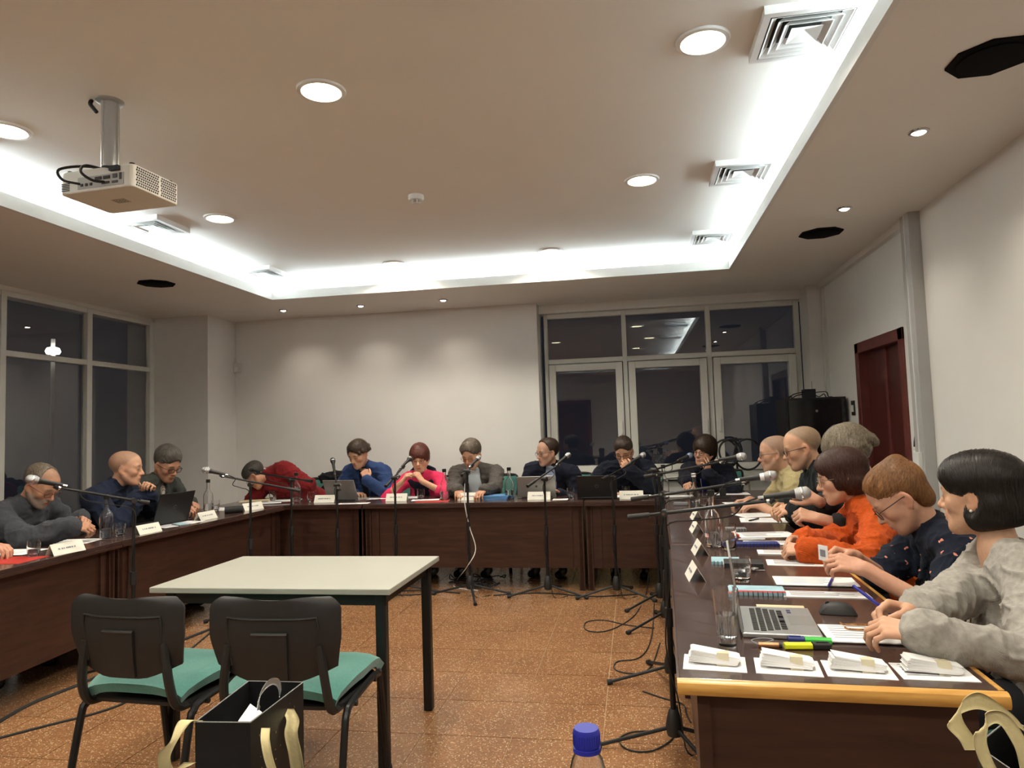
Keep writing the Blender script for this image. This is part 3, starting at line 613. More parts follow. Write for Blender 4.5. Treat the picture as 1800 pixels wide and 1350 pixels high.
def laptop(lab, px, az, m='silver', ang_=105, w=.32, d=.225, keys=False, logo=True, deck=None):
    "az: direction the keyboard side faces (towards its user); hinge on the far side"
    c = PT(*px) if len(px) == 2 else np.asarray(px, float); t = thing('laptop', lab, 'laptop', c, 'laptops')
    f = A(math.cos(az), math.sin(az), 0); s = A(-f[1], f[0], 0); R = np.stack([s, f, A(0, 0, 1)], 1)
    MB().box(c+f*d/2+A(0, 0, .008), (w, d, .013), R).build('base', M[m], t, bevel=.003)
    if keys:
        b = MB()
        rows = [(.040, 14, .0175), (.060, 14, .0185), (.080, 13, .0185), (.100, 12, .0185), (.120, 9, .0185)]
        for y, n, kw in rows:
            for i in range(n):
                ww = kw*.86 if not (y > .115 and i == 4) else kw*3.2
                b.box(c+s*(-(n-1)*kw/2*(1.0 if n > 9 else 1.3)+i*kw*(1. if n > 9 else 1.3))+f*y+A(0, 0, .0155), (ww, .0155, .0022), R)
        o = b.build('keyboard', M['blackp'], t); o['kind'] = 'stuff'
        MB().box(c+f*.175+A(0, 0, .0148), (.105, .068, .0007), R).build('touchpad', mat('grey touchpad', (.36, .36, .35), .3, metal=.5, var=.03), t)
        for i in (-1, 1): MB().box(c+s*(.10+.012*i)+f*.150+A(0, 0, .0148), (.016, .012, .0006), R).build('palmrest_sticker', mat('navy sticker', (.02, .025, .1), .5, var=.1), t)
    a = math.radians(ang_); u = f*math.cos(a)+A(0, 0, math.sin(a)); n = np.cross(s, u); Q = np.stack([s, u, n], 1); sc = c+A(0, 0, .014)
    MB().box(sc+u*d/2, (w, d, .007), Q).build('screen_lid', M[m], t, bevel=.002)
    MB().box(sc+u*d/2+n*(-.004 if n@f < 0 else .004), (w*.94, d*.9, .001), Q).build('display', mat('dark display', (.01, .01, .012), .15, var=.05), t)
    MB().cyl(c-s*w*.4+A(0, 0, .012), c+s*w*.4+A(0, 0, .012), .006, 8).build('hinge', M['blackp'], t)
    if logo:
        lc = sc+u*d*.52-(n*(-.004 if n@f < 0 else .004))
        if m == 'silver': MB().prism(circ(.011, 14), .0004, lc, Q).build('lid_emblem', mat('dark emblem', (.08, .08, .08), .3, var=.05), t)
        else: MB().tube([lc+s*.013*math.cos(q)+u*.013*math.sin(q) for q in np.linspace(0, 2*math.pi, 20, endpoint=False)], .0012, 5, True).build('lid_emblem', mat('grey emblem', (.12, .12, .12), .4, var=.05), t)
    return t
def pen(lab, a, b_, col, name='pen', r=.0045, cap=None):
    a = np.asarray(a, float); b_ = np.asarray(b_, float); d = nrm(b_-a); t = thing(name, lab, 'pen', a, 'pens')
    MB().tube([a, a+d*.008, b_-d*.01, b_], [.0012, r, r, r*.8], 10).build('barrel', M[col], t, smooth='auto')
    MB().tube([b_-d*.045+A(0, 0, r), b_-d*.004+A(0, 0, r)], .0015, 6).build('clip', M[cap or col], t)
    return t
M['blackl'] = mat('black laptop shell', (.016, .016, .017), .4, var=.1, spec=.4)
M['red'] = mat('red folder', (.45, .035, .025), .5, var=.08); M['blue'] = mat('light blue folder', (.10, .24, .46), .5, var=.08); M['navyb'] = mat('navy notebook', (.02, .03, .17), .5, var=.1)
M['cream'] = mat('cream envelope', (.62, .52, .33), .7, var=.04); M['yellow'] = mat('fluorescent yellow', (.72, .75, .02), .4, var=.03); M['green'] = mat('fluorescent green', (.05, .5, .06), .4, var=.03)
M['bluep'] = mat('blue plastic', (.02, .025, .30), .35, var=.05); M['redp'] = mat('red plastic', (.6, .04, .02), .35, var=.05); M['whitep'] = mat('white plastic', (.75, .75, .75), .35, var=.03)
M['greyc'] = mat('grey card', (.18, .18, .19), .6, var=.05); M['kraft'] = mat('cream paper band', (.60, .54, .38), .7, var=.05); M['skyc'] = mat('pale blue cover', (.30, .48, .55), .5, var=.15, vscale=20)
rW = math.radians
# ---- left tables
tent('folded name card nearest on the left table, before the bearded man', (116, 972), rW(-8)); tent('folded name card beside the black laptop on the left table', (259, 937), rW(-5)); tent('folded name card before the cardigan man on the left table', (362, 913), rW(-3)); tent('folded name card at the corner of the left table', (443, 896), rW(-20))
tumbler('water glass left of the bearded man\'s name card', (59, 978)); tumbler('water glass right of the bottle before the bearded man', (211, 942), fill=.55); tumbler('small water glass beside the black laptop', (331, 912), r=.033, h=.075); tumbler('water glass beside the bottle of the cardigan man', (379, 898))
carafe('glass bottle with black cap before the bearded man', (187, 946), 1.05); carafe('glass bottle with black cap before the cardigan man', (366, 897), 1.0)
sheetpaper('printed papers before the bearded man', (128, 952), rW(100)); sheetpaper('white paper beside the glass at the left edge', (22, 972), rW(95), lines=4, z=.004); sheetpaper('red folder under paper at the left edge', (14, 985), rW(95), .23, .31, 'red', 0, name='folder', cat='folder', group='folders'); sheetpaper('printed papers beside the black laptop', (300, 924), rW(70), .2, .18, blocks=True); sheetpaper('printed paper before the cardigan man', (330, 918), rW(85), .15, .2); sheetpaper('papers on the left table near the corner', (392, 895), rW(80), .21, .28, lines=4)
laptop('black laptop open before the bald navy sweater man', U(300, 921, z=ZT), rW(172), 'blackl', 108, .34, .23)
t = thing('smartphone', 'phone lying on the left table beside the laptop', 'phone', PT(318, 923)); MB().box(PT(318, 923)+A(0, 0, .005), (.075, .15, .008), rot('Z', 1.0)).build('case', M['greyc'], t); MB().box(PT(318, 923)+A(0, 0, .0095), (.066, .138, .001), rot('Z', 1.0)).build('screen', M['skyc'], t)
p = PT(411, 902); t = thing('glasses_case', 'black spectacle case on the left table near the corner', 'case', p); MB().lathe([(.0001, -.075), (.022, -.06), (.028, 0), (.022, .06), (.0001, .075)], p+A(0, 0, .028), 16, rot('Z', .6)@rot('Y', math.pi/2)).build('shell', M['blackp'], t, smooth='auto'); MB().tube([p+A(0, 0, .028)+rot('Z', .6)@A(-.07, .0, .0), p+A(0, 0, .028)+rot('Z', .6)@A(.07, .0, .0)], .029, 20).build('seam', M['rubber'], t)
# ---- far row
B = -math.pi/2
for lab, x, y in (('name card left of the silver laptop on the far table', 572, 883), ('name card before the woman in pink', 698, 880.5), ('name card before the grey blazer man', 826, 879), ('name card before the navy blazer man', 948, 878), ('name card before the man covering his mouth', 1110, 876.5)): tent(lab, (x, y), B, .20, .068)
for lab, x, y, fl_ in (('water glass before the red sweater man, left of the bottle', 480, 880, .3), ('water glass right of the bottle beside the red sweater man', 547, 882, .35), ('water glass before the woman in pink', 740, 878, .4), ('water glass right of the silver laptop of the navy blazer man', 1004, 876, .5), ('water glass right of the black laptop on the far table', 1101, 874, .3)): tumbler(lab, (x, y), .036, .098, fl_)
carafe('glass bottle on the far table beside the red sweater man', (521, 884), 1.05, .25); carafe('glass bottle between the woman in pink and the grey blazer man', (782, 879), 1.05, .5); carafe('glass bottle right of the blue folders', (896, 877), 1.05, .5)
laptop('silver laptop before the blue suit man', (603, 881), rW(82), 'silver', 114, .33, .205); laptop('silver laptop before the navy blazer man', (944, 876), rW(95), 'silver', 114, .34, .205); laptop('black laptop before the man covering his mouth', (1050, 877), rW(92), 'blackl', 112, .34, .205)
for lab, x, y, az, w_, h_, z_ in (('loose papers before the red sweater man', 500, 880, .3, .3, .21, 0), ('papers beside the beige folder at the corner', 465, 884, .5, .3, .21, .0), ('tablet sized white pad before the blue suit man', 622, 885, .1, .28, .1, 0), ('papers right of the silver laptop of the blue suit man', 655, 876, .2, .3, .2, 0), ('papers before the woman in pink', 715, 875, .1, .3, .2, .003), ('white sheet over the red folder of the woman in pink', 748, 880, .2, .25, .13, .006), ('papers under the hands of the grey blazer man', 838, 873, -.1, .25, .2, 0), ('small paper pad beside the navy blazer laptop', 985, 878, .0, .13, .12, 0), ('paper sheet before the man covering his mouth', 1115, 872, .0, .3, .2, 0), ('paper before the lanyard woman, left of the bottles', 1193, 872, .1, .22, .15, 0), ('papers before the lanyard woman, right of the bottles', 1285, 868, .0, .3, .2, 0)):
    sheetpaper(lab, (x, y), az, w_, h_, lines=5, z=z_)
sheetpaper('red folder before the woman in pink', (760, 881), .15, .3, .2, 'red', 0, name='folder', cat='folder', group='folders'); sheetpaper('beige folder at the far left corner', (450, 880), .4, .3, .22, 'cream', 0, name='folder', cat='folder', group='folders'); sheetpaper('grey folder on the left corner of the far table', (480, 888), .3, .3, .12, 'greyc', 0, name='folder', cat='folder', group='folders', z=.0)
for k in range(3): sheetpaper(['lowest', 'middle', 'topmost'][k]+' light blue folder in the stack before the grey blazer man', (870, 877), -.08+.06*k, .27, .21, 'blue', 0, z=.012*k, th=.011, name='folder', cat='folder', group='blue folders')
# ---- right tables
for lab, x, y in (('name card farthest along the right table', 1224, 912), ('name card second farthest along the right table', 1224, 934), ('name card second nearest along the right table', 1230, 972), ('name card nearest along the right table', 1222, 1016)): tent(lab, (x, y), rW(182), .16, .058)
carafe('glass bottle with pale cap before the lanyard woman', (1222, 893), .95, .5, 'micring'); carafe('glass bottle with black cap on the right table', (1254, 960), 1.05, .4); carafe('dark glass bottle right of the man covering his mouth', (1168, 876), 1.05, .0)
tumbler('water glass beside the bottle with pale cap', (1237, 892), .034, .1, .4); tumbler('water glass beside the black capped bottle', (1281, 966), .040, .125, .25); tumbler('water glass before the woman in orange', (1303, 1022), .040, .095, .45)
p = PT(1279, 1133); t = thing('tall_glass', 'tall ribbed glass of water beside the open silver laptop', 'glass', p, 'water glasses'); r0, r1, h_ = .024, .036, .155
MB().lathe([(.0001, 0), (r0, 0), (r1, h_), (r1-.002, h_), (r0-.002+.003, .02), (.0001, .018)], p, 28).build('bowl', M['cglass'], t, smooth='auto'); MB().lathe([(.0001, .019), (r0+.0005, .021), (r0+.0045, .085), (.0001, .085)], p, 28).build('water', M['water'], t, smooth='auto')
for k in range(20): a = 2*math.pi*k/20; MB().cyl(p+A(math.cos(a)*(r0+.0005), math.sin(a)*(r0+.0005), .006), p+A(math.cos(a)*(r0+.0055), math.sin(a)*(r0+.0055), .08), .0016, 5).build('flute', M['cglass'], t)
papers = [('printed sheet before the beige t-shirt man', 1335, 905, .3, .30, .21, 0), ('white sheet before the smiling bald man', 1345, 915, -.1, .30, .21, .002), ('papers far up the right table', 1310, 885, .1, .30, .21, 0), ('white form before the smiling man, above the blue notebook', 1345, 940, .1, .30, .19, 0), ('white form under the hands of the woman in orange', 1362, 955, -.05, .30, .12, .002),
          ('paper pad nearest to the woman in orange', 1385, 972, -.1, .27, .11, .001), ('printed form before the navy blouse woman, upper', 1412, 990, -.12, .30, .13, .0), ('paper pad with pen before the navy blouse woman', 1432, 1024, -.08, .29, .15, .003), ('printed form below the pad of the navy blouse woman', 1450, 1046, -.06, .29, .09, .0), ('paper bundle under the tortoise glasses', 1520, 1118, -.05, .22, .17, .004)]
for lab, x, y, az, w_, h_, z_ in papers: sheetpaper(lab, (x, y), az, w_, h_, lines=6, z=z_, blocks='form' in lab, th=.003 if ('pad' in lab or 'bundle' in lab) else .0012)
def spiral(lab, px, az, w_, h_, m, red=False):
    t = sheetpaper(lab, px, az, w_, h_, m, 0, th=.012, name='spiral_notebook', cat='notebook', group='spiral notebooks'); c = np.array(t.location); R = rot('Z', az)
    n = int(w_/.016)
    for k in range(n):
        p = c+R@A(-w_/2+.012+k*(w_-.024)/(n-1), -h_/2-.002, .006); MB().tube([p+R@A(0, .009*math.cos(a), .009*math.sin(a)) for a in np.linspace(0, 2*math.pi, 9, endpoint=False)], .0018, 5, True).build('ring', M['black'], t)
    if red: MB().box(c+R@A(0, -h_/2+.012, .0125), (w_, .022, .001), R).build('red_strip', M['red'], t)
    return t
spiral('spiral notebook with pale blue cover before the woman in orange', (1275, 988), -.1, .12, .12, 'skyc'); spiral('spiral notebook with blue cover and red strip beside the tall glass', (1330, 1041), -.08, .19, .11, 'skyc', True); spiral('navy spiral notebook with pen on top', (1328, 958), .0, .22, .08, 'navyb'); spiral('small black ringed notebook beyond the navy one', (1292, 932), 0, .12, .08, 'greyc')
pen('blue and white pen on the navy notebook', PT(1298, 954)+A(0, 0, .017), PT(1345, 953)+A(0, 0, .017), 'whitep', cap='bluep'); pen('red pen beside the black capped bottle', PT(1292, 938)+A(0, 0, .0045), PT(1299, 943)+A(0, 0, .0045), 'redp'); pen('dark blue pen on the pad before the navy blouse woman', PT(1456, 1036)+A(0, 0, .0095), PT(1464, 1020)+A(0, 0, .0095), 'bluep')
pen('black pen on the white sheet before the smiling man', PT(1316, 918)+A(0, 0, .009), PT(1334, 914)+A(0, 0, .009), 'blackp')
# black bound diary with spectacles and a phone next to the glass
p = PT(1298, 995); t = thing('diary', 'black bound diary behind the water glass of the woman in orange', 'diary', p); MB().box(p+A(.02, 0, .010), (.16, .11, .020), rot('Z', -.1)).build('cover', M['blackp'], t); MB().box(p+A(.02, 0, .010), (.162, .106, .012), rot('Z', -.1)).build('pages', M['paper'], t)
p = PT(1327, 1004); t = thing('keys', 'bunch of dark keys beside the water glass of the woman in orange', 'keys', p)
for k in range(5): a = k*1.1; MB().box(p+A(.018*math.cos(a), .018*math.sin(a), .004+.002*k), (.045, .010, .002), rot('Z', a)).build('key', M['greyc'], t)
MB().tube([p+A(.014*math.cos(a), .014*math.sin(a), .012) for a in np.linspace(0, 6.28, 16, endpoint=False)], .0015, 5, True).build('key_ring', M['chrome'], t)
# open silver laptop near the viewer
az = rW(0); hp = (PT(1297, 1068)+PT(1307, 1127))/2; d_ = PT(1297, 1068)-PT(1307, 1127); az = math.atan2(-d_[0], d_[1])
fv = A(math.cos(az), math.sin(az), 0); sv = A(-fv[1], fv[0], 0); cv = CAM-(hp+A(0, 0, .014)); cv = cv-sv*(cv@sv)
laptop('open silver laptop with black keys on the right table', hp+A(0, 0, 0), az, 'silver', math.degrees(math.atan2(cv[2], cv@fv)), .31, .215, keys=True, logo=False)
p = PT(1372, 1068); t = thing('envelope', 'cream envelope sticking out under the silver laptop', 'envelope', p*A(1, 1, 0)+A(0, 0, ZT)); MB().box(p+A(0, -.0, .0006), (.15, .06, .0012), rot('Z', -.1)).build('body', M['cream'], t)
p = PT(1473, 1078); t = thing('computer_mouse', 'black computer mouse right of the silver laptop', 'computer mouse', p)
g = [[p+rot('Z', -.15)@A(.055*u*(1 if abs(v) < .9 else .9), .033*v*(1-.15*u*u), .034*max(0, 1-abs(u)**2.6)**.6*max(0, 1-abs(v)**3)**.5+.002) for u in np.linspace(-1, 1, 13)] for v in np.linspace(-1, 1, 11)]
MB().sheet(g).build('shell', M['blackp'], t, smooth='auto'); MB().box(p+A(0, 0, .002), (.09, .05, .003), rot('Z', -.15)).build('base', M['rubber'], t); MB().cyl(p+rot('Z', -.15)@A(-.03, -.004, .03), p+rot('Z', -.15)@A(-.03, .004, .03), .007, 10).build('wheel', M['rubber'], t)
def marker(lab, a, b_, m, capm):
    a = PT(*a)+A(0, 0, .009); b_ = PT(*b_)+A(0, 0, .009); d = nrm(b_-a); R = frame(d); L_ = np.linalg.norm(b_-a); t = thing('highlighter', lab, 'highlighter', a-A(0, 0, .009), 'highlighters')
    Q = np.stack([R[:, 1], R[:, 2], d], 1); pr = rrect(.024, .015, .005); MB().prism(pr, L_*.58, a, Q).build('barrel', M[m], t); MB().prism(rrect(.025, .016, .005), L_*.36, a+d*L_*.6, Q).build('cap', M[capm], t); MB().box(a+d*L_*.8+R[:, 2]*.009, (.03, .006, .003), R).build('clip', M[capm], t)
marker('yellow highlighter with black cap before the silver laptop', (1379, 1141), (1462, 1141), 'yellow', 'blackp'); marker('green highlighter behind the yellow one', (1462, 1133), (1382, 1129), 'green', 'navyb')
p = PT(1350, 1138); t = thing('key_fob', 'small copper coloured key fob with loop before the silver laptop', 'key fob', p); MB().cyl(p+A(-.025, 0, .007), p+A(.028, -.002, .007), .007, 12).build('body', mat('copper', (.5, .25, .12), .3, metal=.8, var=.1), t, smooth='auto'); MB().tube(smoothpath([p+A(-.025, 0, .007), p+A(-.04, .02, .012), p+A(-.01, .035, .014), p+A(.02, .03, .012), p+A(0, .018, .008), p+A(-.025, .004, .009)], 6), .0022, 6).build('cord', M['greyc'], t)
MB().cyl(p+A(.028, -.002, .007), p+A(.036, -.002, .007), .0074, 12).build('end_cap', M['blackp'], t)
# ballot stacks: a white sheet, many folded slips fanned, a paper band
wr = random.Random(3)
for k, (cx, cy, az, lab) in enumerate(((1256, 1166, -.10, 'leftmost'), (1384, 1173, -.11, 'second from the left'), (1508, 1178, -.10, 'third from the left'), (1640, 1182, -.04, 'rightmost'))):
    c = PT(cx, cy); R = rot('Z', az); sheetpaper('white sheet under the %s stack of folded ballots' % lab, (cx, cy), az, .155 if k < 3 else .165, .118, lines=0 if k < 3 else 5, group='sheets under the ballot stacks')
    t = thing('ballot_stack', '%s stack of folded white ballots in a cream paper band' % lab, 'paper stack', c+A(0, 0, .002), 'banded ballot stacks')
    n = 22
    for i in range(n):
        q = i/(n-1); z = .003+.020*q; fan = (q-.3)*.022
        V = []; L_ = .118; dz = .0011
        ang2 = wr.uniform(-.03, .03)+.08*(q-.5); Rr = R@rot('Z', ang2)@rot('Y', (.03+.13*q))
        MB().box(c+R@A(-.002+fan*.4+wr.uniform(-.003, .003), .004+fan*.5, z+.004), (L_+wr.uniform(-.004, .004), .050, dz), Rr).build('ballot', M['paper'], t)
    b = MB(); pr = [(-.027, 0), (.029, 0), (.033, .022), (-.018, .030)]
    b.prism([(y, z+.001) for y, z in pr], .030, c+R@A(.006, .004, 0), np.stack([R@A(0, 1, 0), A(0, 0, 1), R@A(1, 0, 0)], 1)); b.build('paper_band', M['kraft'], t)
# tortoise spectacles lying on the papers
p = PT(1500, 1108)+A(0, 0, .012); t = thing('spectacles', 'tortoiseshell reading glasses lying on the papers', 'glasses', p-A(0, 0, .006)); M['tort'] = mat('tortoiseshell', (.10, .035, .008), .25, col2=(.45, .2, .05), vscale=90)
for dy in (.018, -.03): MB().tube(smoothpath([p+A(-.03, dy+.006, .004), p+A(-.02, dy, 0), p+A(.03, dy-.004, 0), p+A(.085, dy-.002, .001)], 5), .0028, 6).build('temple', M['tort'], t)
for s_ in (-1, 1): MB().tube([p+A(.092, -.006+s_*.030, .014)+A(0, .024*math.cos(a), .017*math.sin(a)) for a in np.linspace(0, 2*math.pi, 18, endpoint=False)], .0022, 5, True).build('rim', M['tort'], t)
# black desk stand and black device before the lanyard woman
p = PT(1271, 876); t = thing('desk_stand', 'small black desk stand before the lanyard woman', 'stand', p); MB().prism(rrect(.12, .09, .01), .012, p).build('foot', M['blackp'], t); MB().box(p+A(0, 0, .045), (.05, .02, .07)).build('upright', M['blackp'], t)
p = PT(1197, 888); t = thing('dark_wallet', 'dark blue wallet at the corner of the right table', 'wallet', p); MB().box(p+A(0, 0, .011), (.11, .07, .022), rot('Z', -.1)).build('body', M['greyc'], t, bevel=.005); MB().box(p+A(0, 0, .0115), (.112, .05, .004), rot('Z', -.1)).build('fold', M['skyc'], t)

# ================================================================== FOREGROUND: GIFT BAGS, BOTTLE
M['bagb'] = mat('glossy black card bag', (.012, .012, .012), .35, var=.15, vscale=15); M['ribbon'] = mat('cream ribbon', (.62, .52, .27), .6, var=.08, vscale=40, bump=.1, bscale=200); M['foil'] = mat('gold foil print', (.5, .36, .12), .35, metal=.8, var=.2)
M['clearp'] = mat('clear plastic', (.9, .95, .95), .12, trans=.85, var=.02)
def ribbon(b, pts, wdir, w_=.022):
    P_ = smoothpath(pts, 8); wd = np.asarray(wdir, float); wd = smoothpath(wd, 8) if wd.ndim == 2 else np.tile(wd, (len(P_), 1))
    g = [[p+nrm(q)*w_*s_ for s_ in (-.5, -.2, .2, .5)] for p, q in zip(P_, wd)]; return b.sheet(g, .0012)
def gift_bag(lab, quad, zb, zt_, loops, flap=None):
    "quad: four top corners (front, right, back, left)"
    Q = [A(x, y, 0) for x, y in quad]; c = sum(Q)/4
    t = thing('gift_bag', lab, 'gift bag', c*A(1, 1, 0)+A(0, 0, zb), 'black gift bags with cream ribbon')
    for i in range(4):
        a, b_ = Q[i], Q[(i+1) % 4]; n = nrm(np.cross(b_-a, A(0, 0, 1))); V = [a+A(0, 0, zb), b_+A(0, 0, zb), b_+A(0, 0, zt_), a+A(0, 0, zt_)]
        MB().add(V+[v-n*.0015*(1 if n@(a-c) > 0 else -1) for v in V], [(0, 1, 2, 3), (7, 6, 5, 4), (0, 4, 5, 1), (1, 5, 6, 2), (2, 6, 7, 3), (3, 7, 4, 0)]).build('side', M['bagb'], t)
        MB().tube([a+A(0, 0, zt_), b_+A(0, 0, zt_)], .0009, 5).build('rim_edge', mat('grey paper edge', (.25, .25, .24), .6, var=.05), t)
    MB().add([q+A(0, 0, zb+.001) for q in Q]+[q+A(0, 0, zb+.003) for q in Q], [(0, 1, 2, 3), (7, 6, 5, 4), (0, 4, 5, 1), (1, 5, 6, 2), (2, 6, 7, 3), (3, 7, 4, 0)]).build('bottom', M['bagb'], t)
    for pts, wd, w_ in loops: ribbon(MB(), pts, wd, w_).build('ribbon_handle', M['ribbon'], t, smooth=True)
    return t, c
zt_ = .925
fr, rt, bk, lf = U(440, 1270, z=zt_), U(533, 1199, z=zt_), U(437, 1197, z=zt_), U(343, 1269, z=zt_)
t, c = gift_bag('black gift bag with cream ribbons before the two chairs', [q[:2] for q in (fr, rt, bk, lf)], .745, zt_,
  [([U(346, 1266, z=zt_), U(325, 1268, y=lf[1]-.01), U(308, 1298, y=lf[1]-.03), U(288, 1330, y=lf[1]-.03), U(300, 1362, y=lf[1]-.02), U(334, 1340, y=lf[1]-.01)], [RT, RT, RT*.8+UP*.5, RT, RT*.7+UP*.5, RT], .020),
   ([U(470, 1275, y=fr[1]+.02)-FW*.008, U(474, 1290, y=fr[1]+.015)-FW*.02, U(482, 1320, y=fr[1]+.015)-FW*.025, U(492, 1358, y=fr[1]+.015)-FW*.02], RT, .014),
   ([U(508, 1242, y=rt[1]-.05)-FW*.008, U(521, 1256, y=rt[1]-.05)-FW*.02, U(521, 1275, y=rt[1]-.05)-FW*.03, U(528, 1310, y=rt[1]-.05)-FW*.03, U(531, 1358, y=rt[1]-.05)-FW*.02], RT, .022)])
m_ = (fr+rt)/2; dv = nrm(rt-fr); up_ = A(0, 0, 1)
hb = MB(); pts = [fr+(rt-fr)*.26+up_*.0]+[fr+(rt-fr)*(.45+.21*math.cos(a))+up_*(.006+.026*math.sin(a)) for a in np.linspace(math.pi, 0, 9)]+[fr+(rt-fr)*.66]
pts = [p+nrm(np.cross(dv, up_))*-.012 for p in pts]; ribbon(hb, pts, [dv*.5+up_*.7]*len(pts), .012); hb.build('clear_carry_handle', M['clearp'], t, smooth=True)
wv = U(440, 1240, z=zt_-.002); MB().add([fr+A(0, 0, .001), fr+(rt-fr)*.20+A(0, 0, .001), wv+A(0, 0, .002), fr+(lf-fr)*.22+A(0, 0, .001), fr+A(0, 0, .002), fr+(rt-fr)*.20+A(0, 0, .002), wv+A(0, 0, .003), fr+(lf-fr)*.22+A(0, 0, .002)], [(0, 1, 2, 3), (7, 6, 5, 4), (0, 4, 5, 1), (1, 5, 6, 2), (2, 6, 7, 3), (3, 7, 4, 0)]).build('paper_tag', M['paper'], t)
b = MB(); n_ = nrm(np.cross(rt-fr, up_)); n_ = n_ if n_@(m_-c) > 0 else -n_
for k in range(14): q = fr+(rt-fr)*wr.uniform(.08, .9)-up_*wr.uniform(.015, .10)+n_*.0006; b.box(q, (wr.uniform(.001, .003), .0006, wr.uniform(.001, .004)), frame(dv))
b.build('foil_print', M['foil'], t)
# second bag at the right edge
zb2 = .90
q1, q2, q3, q4 = U(1716, 1310, z=zb2), U(1835, 1392, z=zb2), U(1890, 1330, z=zb2), U(1775, 1262, z=zb2)
def u1(px, py, y_): return U(px, py, y=y_)
yq = 1.02
gift_bag('black gift bag with looped cream ribbon at the right edge', [q[:2] for q in (q2, q3, q4, q1)], .745, zb2,
  [([u1(1710, 1318, yq), u1(1700, 1300, yq), u1(1678, 1270, yq), u1(1686, 1246, yq), u1(1720, 1232, yq), u1(1762, 1252, yq+.01), u1(1800, 1282, yq+.02), u1(1812, 1330, yq+.02)], [RT, RT, RT*.8+UP*.4, RT*.4+UP, UP, UP-RT*.3, UP-RT*.6, RT], .022),
   ([u1(1745, 1360, yq-.06), u1(1730, 1330, yq-.06), u1(1722, 1295, yq-.06), u1(1738, 1264, yq-.06), u1(1765, 1266, yq-.06), u1(1795, 1310, yq-.06), u1(1808, 1362, yq-.06)], [RT, RT, RT, UP*.8-RT*.3, UP*.8+RT*.3, RT+UP*.3, RT], .016)])
# plastic bottle with blue cap
p = U(1031, 1300, y=.775)*A(1, 1, 0)+A(0, 0, .745); zc = U(1031, 1279, y=.775)[2]-.745; t = thing('plastic_bottle', 'clear plastic bottle with blue screw cap at the bottom edge', 'bottle', p)
MB().lathe([(.0001, .0), (.030, 0), (.033, .01), (.033, zc-.13), (.030, zc-.09), (.0165, zc-.032), (.0125, zc-.026), (.0125, zc-.004), (.0115, zc-.004), (.0115, zc-.026), (.0155, zc-.033), (.029, zc-.09), (.032, zc-.13), (.032, .011), (.0001, .003)], p, 28).build('bottle_body', M['cglass'], t, smooth='auto')
MB().lathe([(.0001, .004), (.0315, .0115), (.0315, zc-.16), (.0001, zc-.16)], p, 28).build('water', M['water'], t, smooth='auto')
MB().lathe([(.0142, zc-.018), (.0142, zc-.003), (.0130, zc), (.0001, zc)], p, 36).build('cap', M['bluep'], t, smooth='auto'); MB().lathe([(.0135, zc-.024), (.0150, zc-.024), (.0150, zc-.0195), (.0135, zc-.0188)], p, 30).build('tamper_ring', M['bluep'], t, smooth='auto')
for k in range(30): a = 2*math.pi*k/30; MB().cyl(p+A(.0142*math.cos(a), .0142*math.sin(a), zc-.017), p+A(.0142*math.cos(a), .0142*math.sin(a), zc-.005), .0006, 4).build('cap_ridge', M['bluep'], t)

# ================================================================== WALL FITTINGS, RACK, CABLES
def plate(name, lab, cat, a, c, m, extra=()):
    t = thing(name, lab, cat, (A(*a)+A(*c))/2); MB().bb(a, c).build('plate', m, t, bevel=.002)
    for nm, a1, c1, m1 in extra: MB().bb(a1, c1).build(nm, m1, t)
    return t
plate('motion_sensor', 'small white motion sensor box in the far left wall corner', 'sensor', (-4.595, YB-.05, 2.14), (-4.53, YB, 2.25), M['frame'], (('lens', (-4.585, YB-.056, 2.15), (-4.54, YB-.05, 2.20), M['lip']),))
tag(MB().cyl((-4.585, YB-.004, 2.25), (-4.585, YB-.004, ZS), .004, 6).build('sensor_wire', M['wall']), 'thin white wire above the motion sensor in the corner', 'wire')
plate('light_switch', 'dark framed light switch between the rack and the door', 'switch', (XR-.012, 6.63, 1.40), (XR, 6.71, 1.53), M['blackp'], (('rocker', (XR-.017, 6.64, 1.43), (XR-.012, 6.70, 1.49), M['lip']),))
plate('switch_panel', 'dark four button switch panel beside the grey column', 'switch', (XR-.014, 5.16, .97), (XR, 5.28, 1.14), mat('bronze plate', (.12, .10, .06), .4, metal=.4, var=.05), [('button', (XR-.02, 5.175+.045*i, 1.0+.07*j), (XR-.014, 5.21+.045*i, 1.05+.07*j), M['lip']) for i in (0, 1) for j in (0, 1)])
plate('power_socket', 'white wall box with rotary knob on the grey column', 'socket', (XR-.10, 5.03, 1.0), (XR-.075, 5.13, 1.13), M['lip'], (('knob', (XR-.108, 5.06, 1.03), (XR-.10, 5.10, 1.05), M['frame']),))
plate('wall_thermostat', 'small white wall box beside the door', 'switch', (XR-.012, 5.30, .98), (XR, 5.36, 1.13), M['lip'], (('slot', (XR-.014, 5.32, 1.0), (XR-.012, 5.34, 1.11), M['trunk']),))
p = A(XR-.05, 5.16, 1.165); t = thing('wall_handset', 'black handset hanging on the wall beside the grey column', 'handset', p); MB().lathe([(.0001, 0), (.028, 0), (.026, .03), (.012, .11), (.0001, .112)], p, 12).build('body', M['blackp'], t, smooth='auto'); MB().box(p+A(.03, 0, .05), (.04, .02, .05)).build('hook', M['black'], t); MB().tube(smoothpath([p, p+A(0, -.02, -.03), p+A(.02, .02, -.06)], 5), .004, 5).build('cord', M['rubber'], t)
plate('door_sensor', 'small dark sensor high on the wall beside the grey column', 'sensor', (XR-.02, 5.15, 1.36), (XR, 5.18, 1.44), M['trunk'], (('lens', (XR-.022, 5.155, 1.40), (XR-.02, 5.175, 1.43), M['black']),))
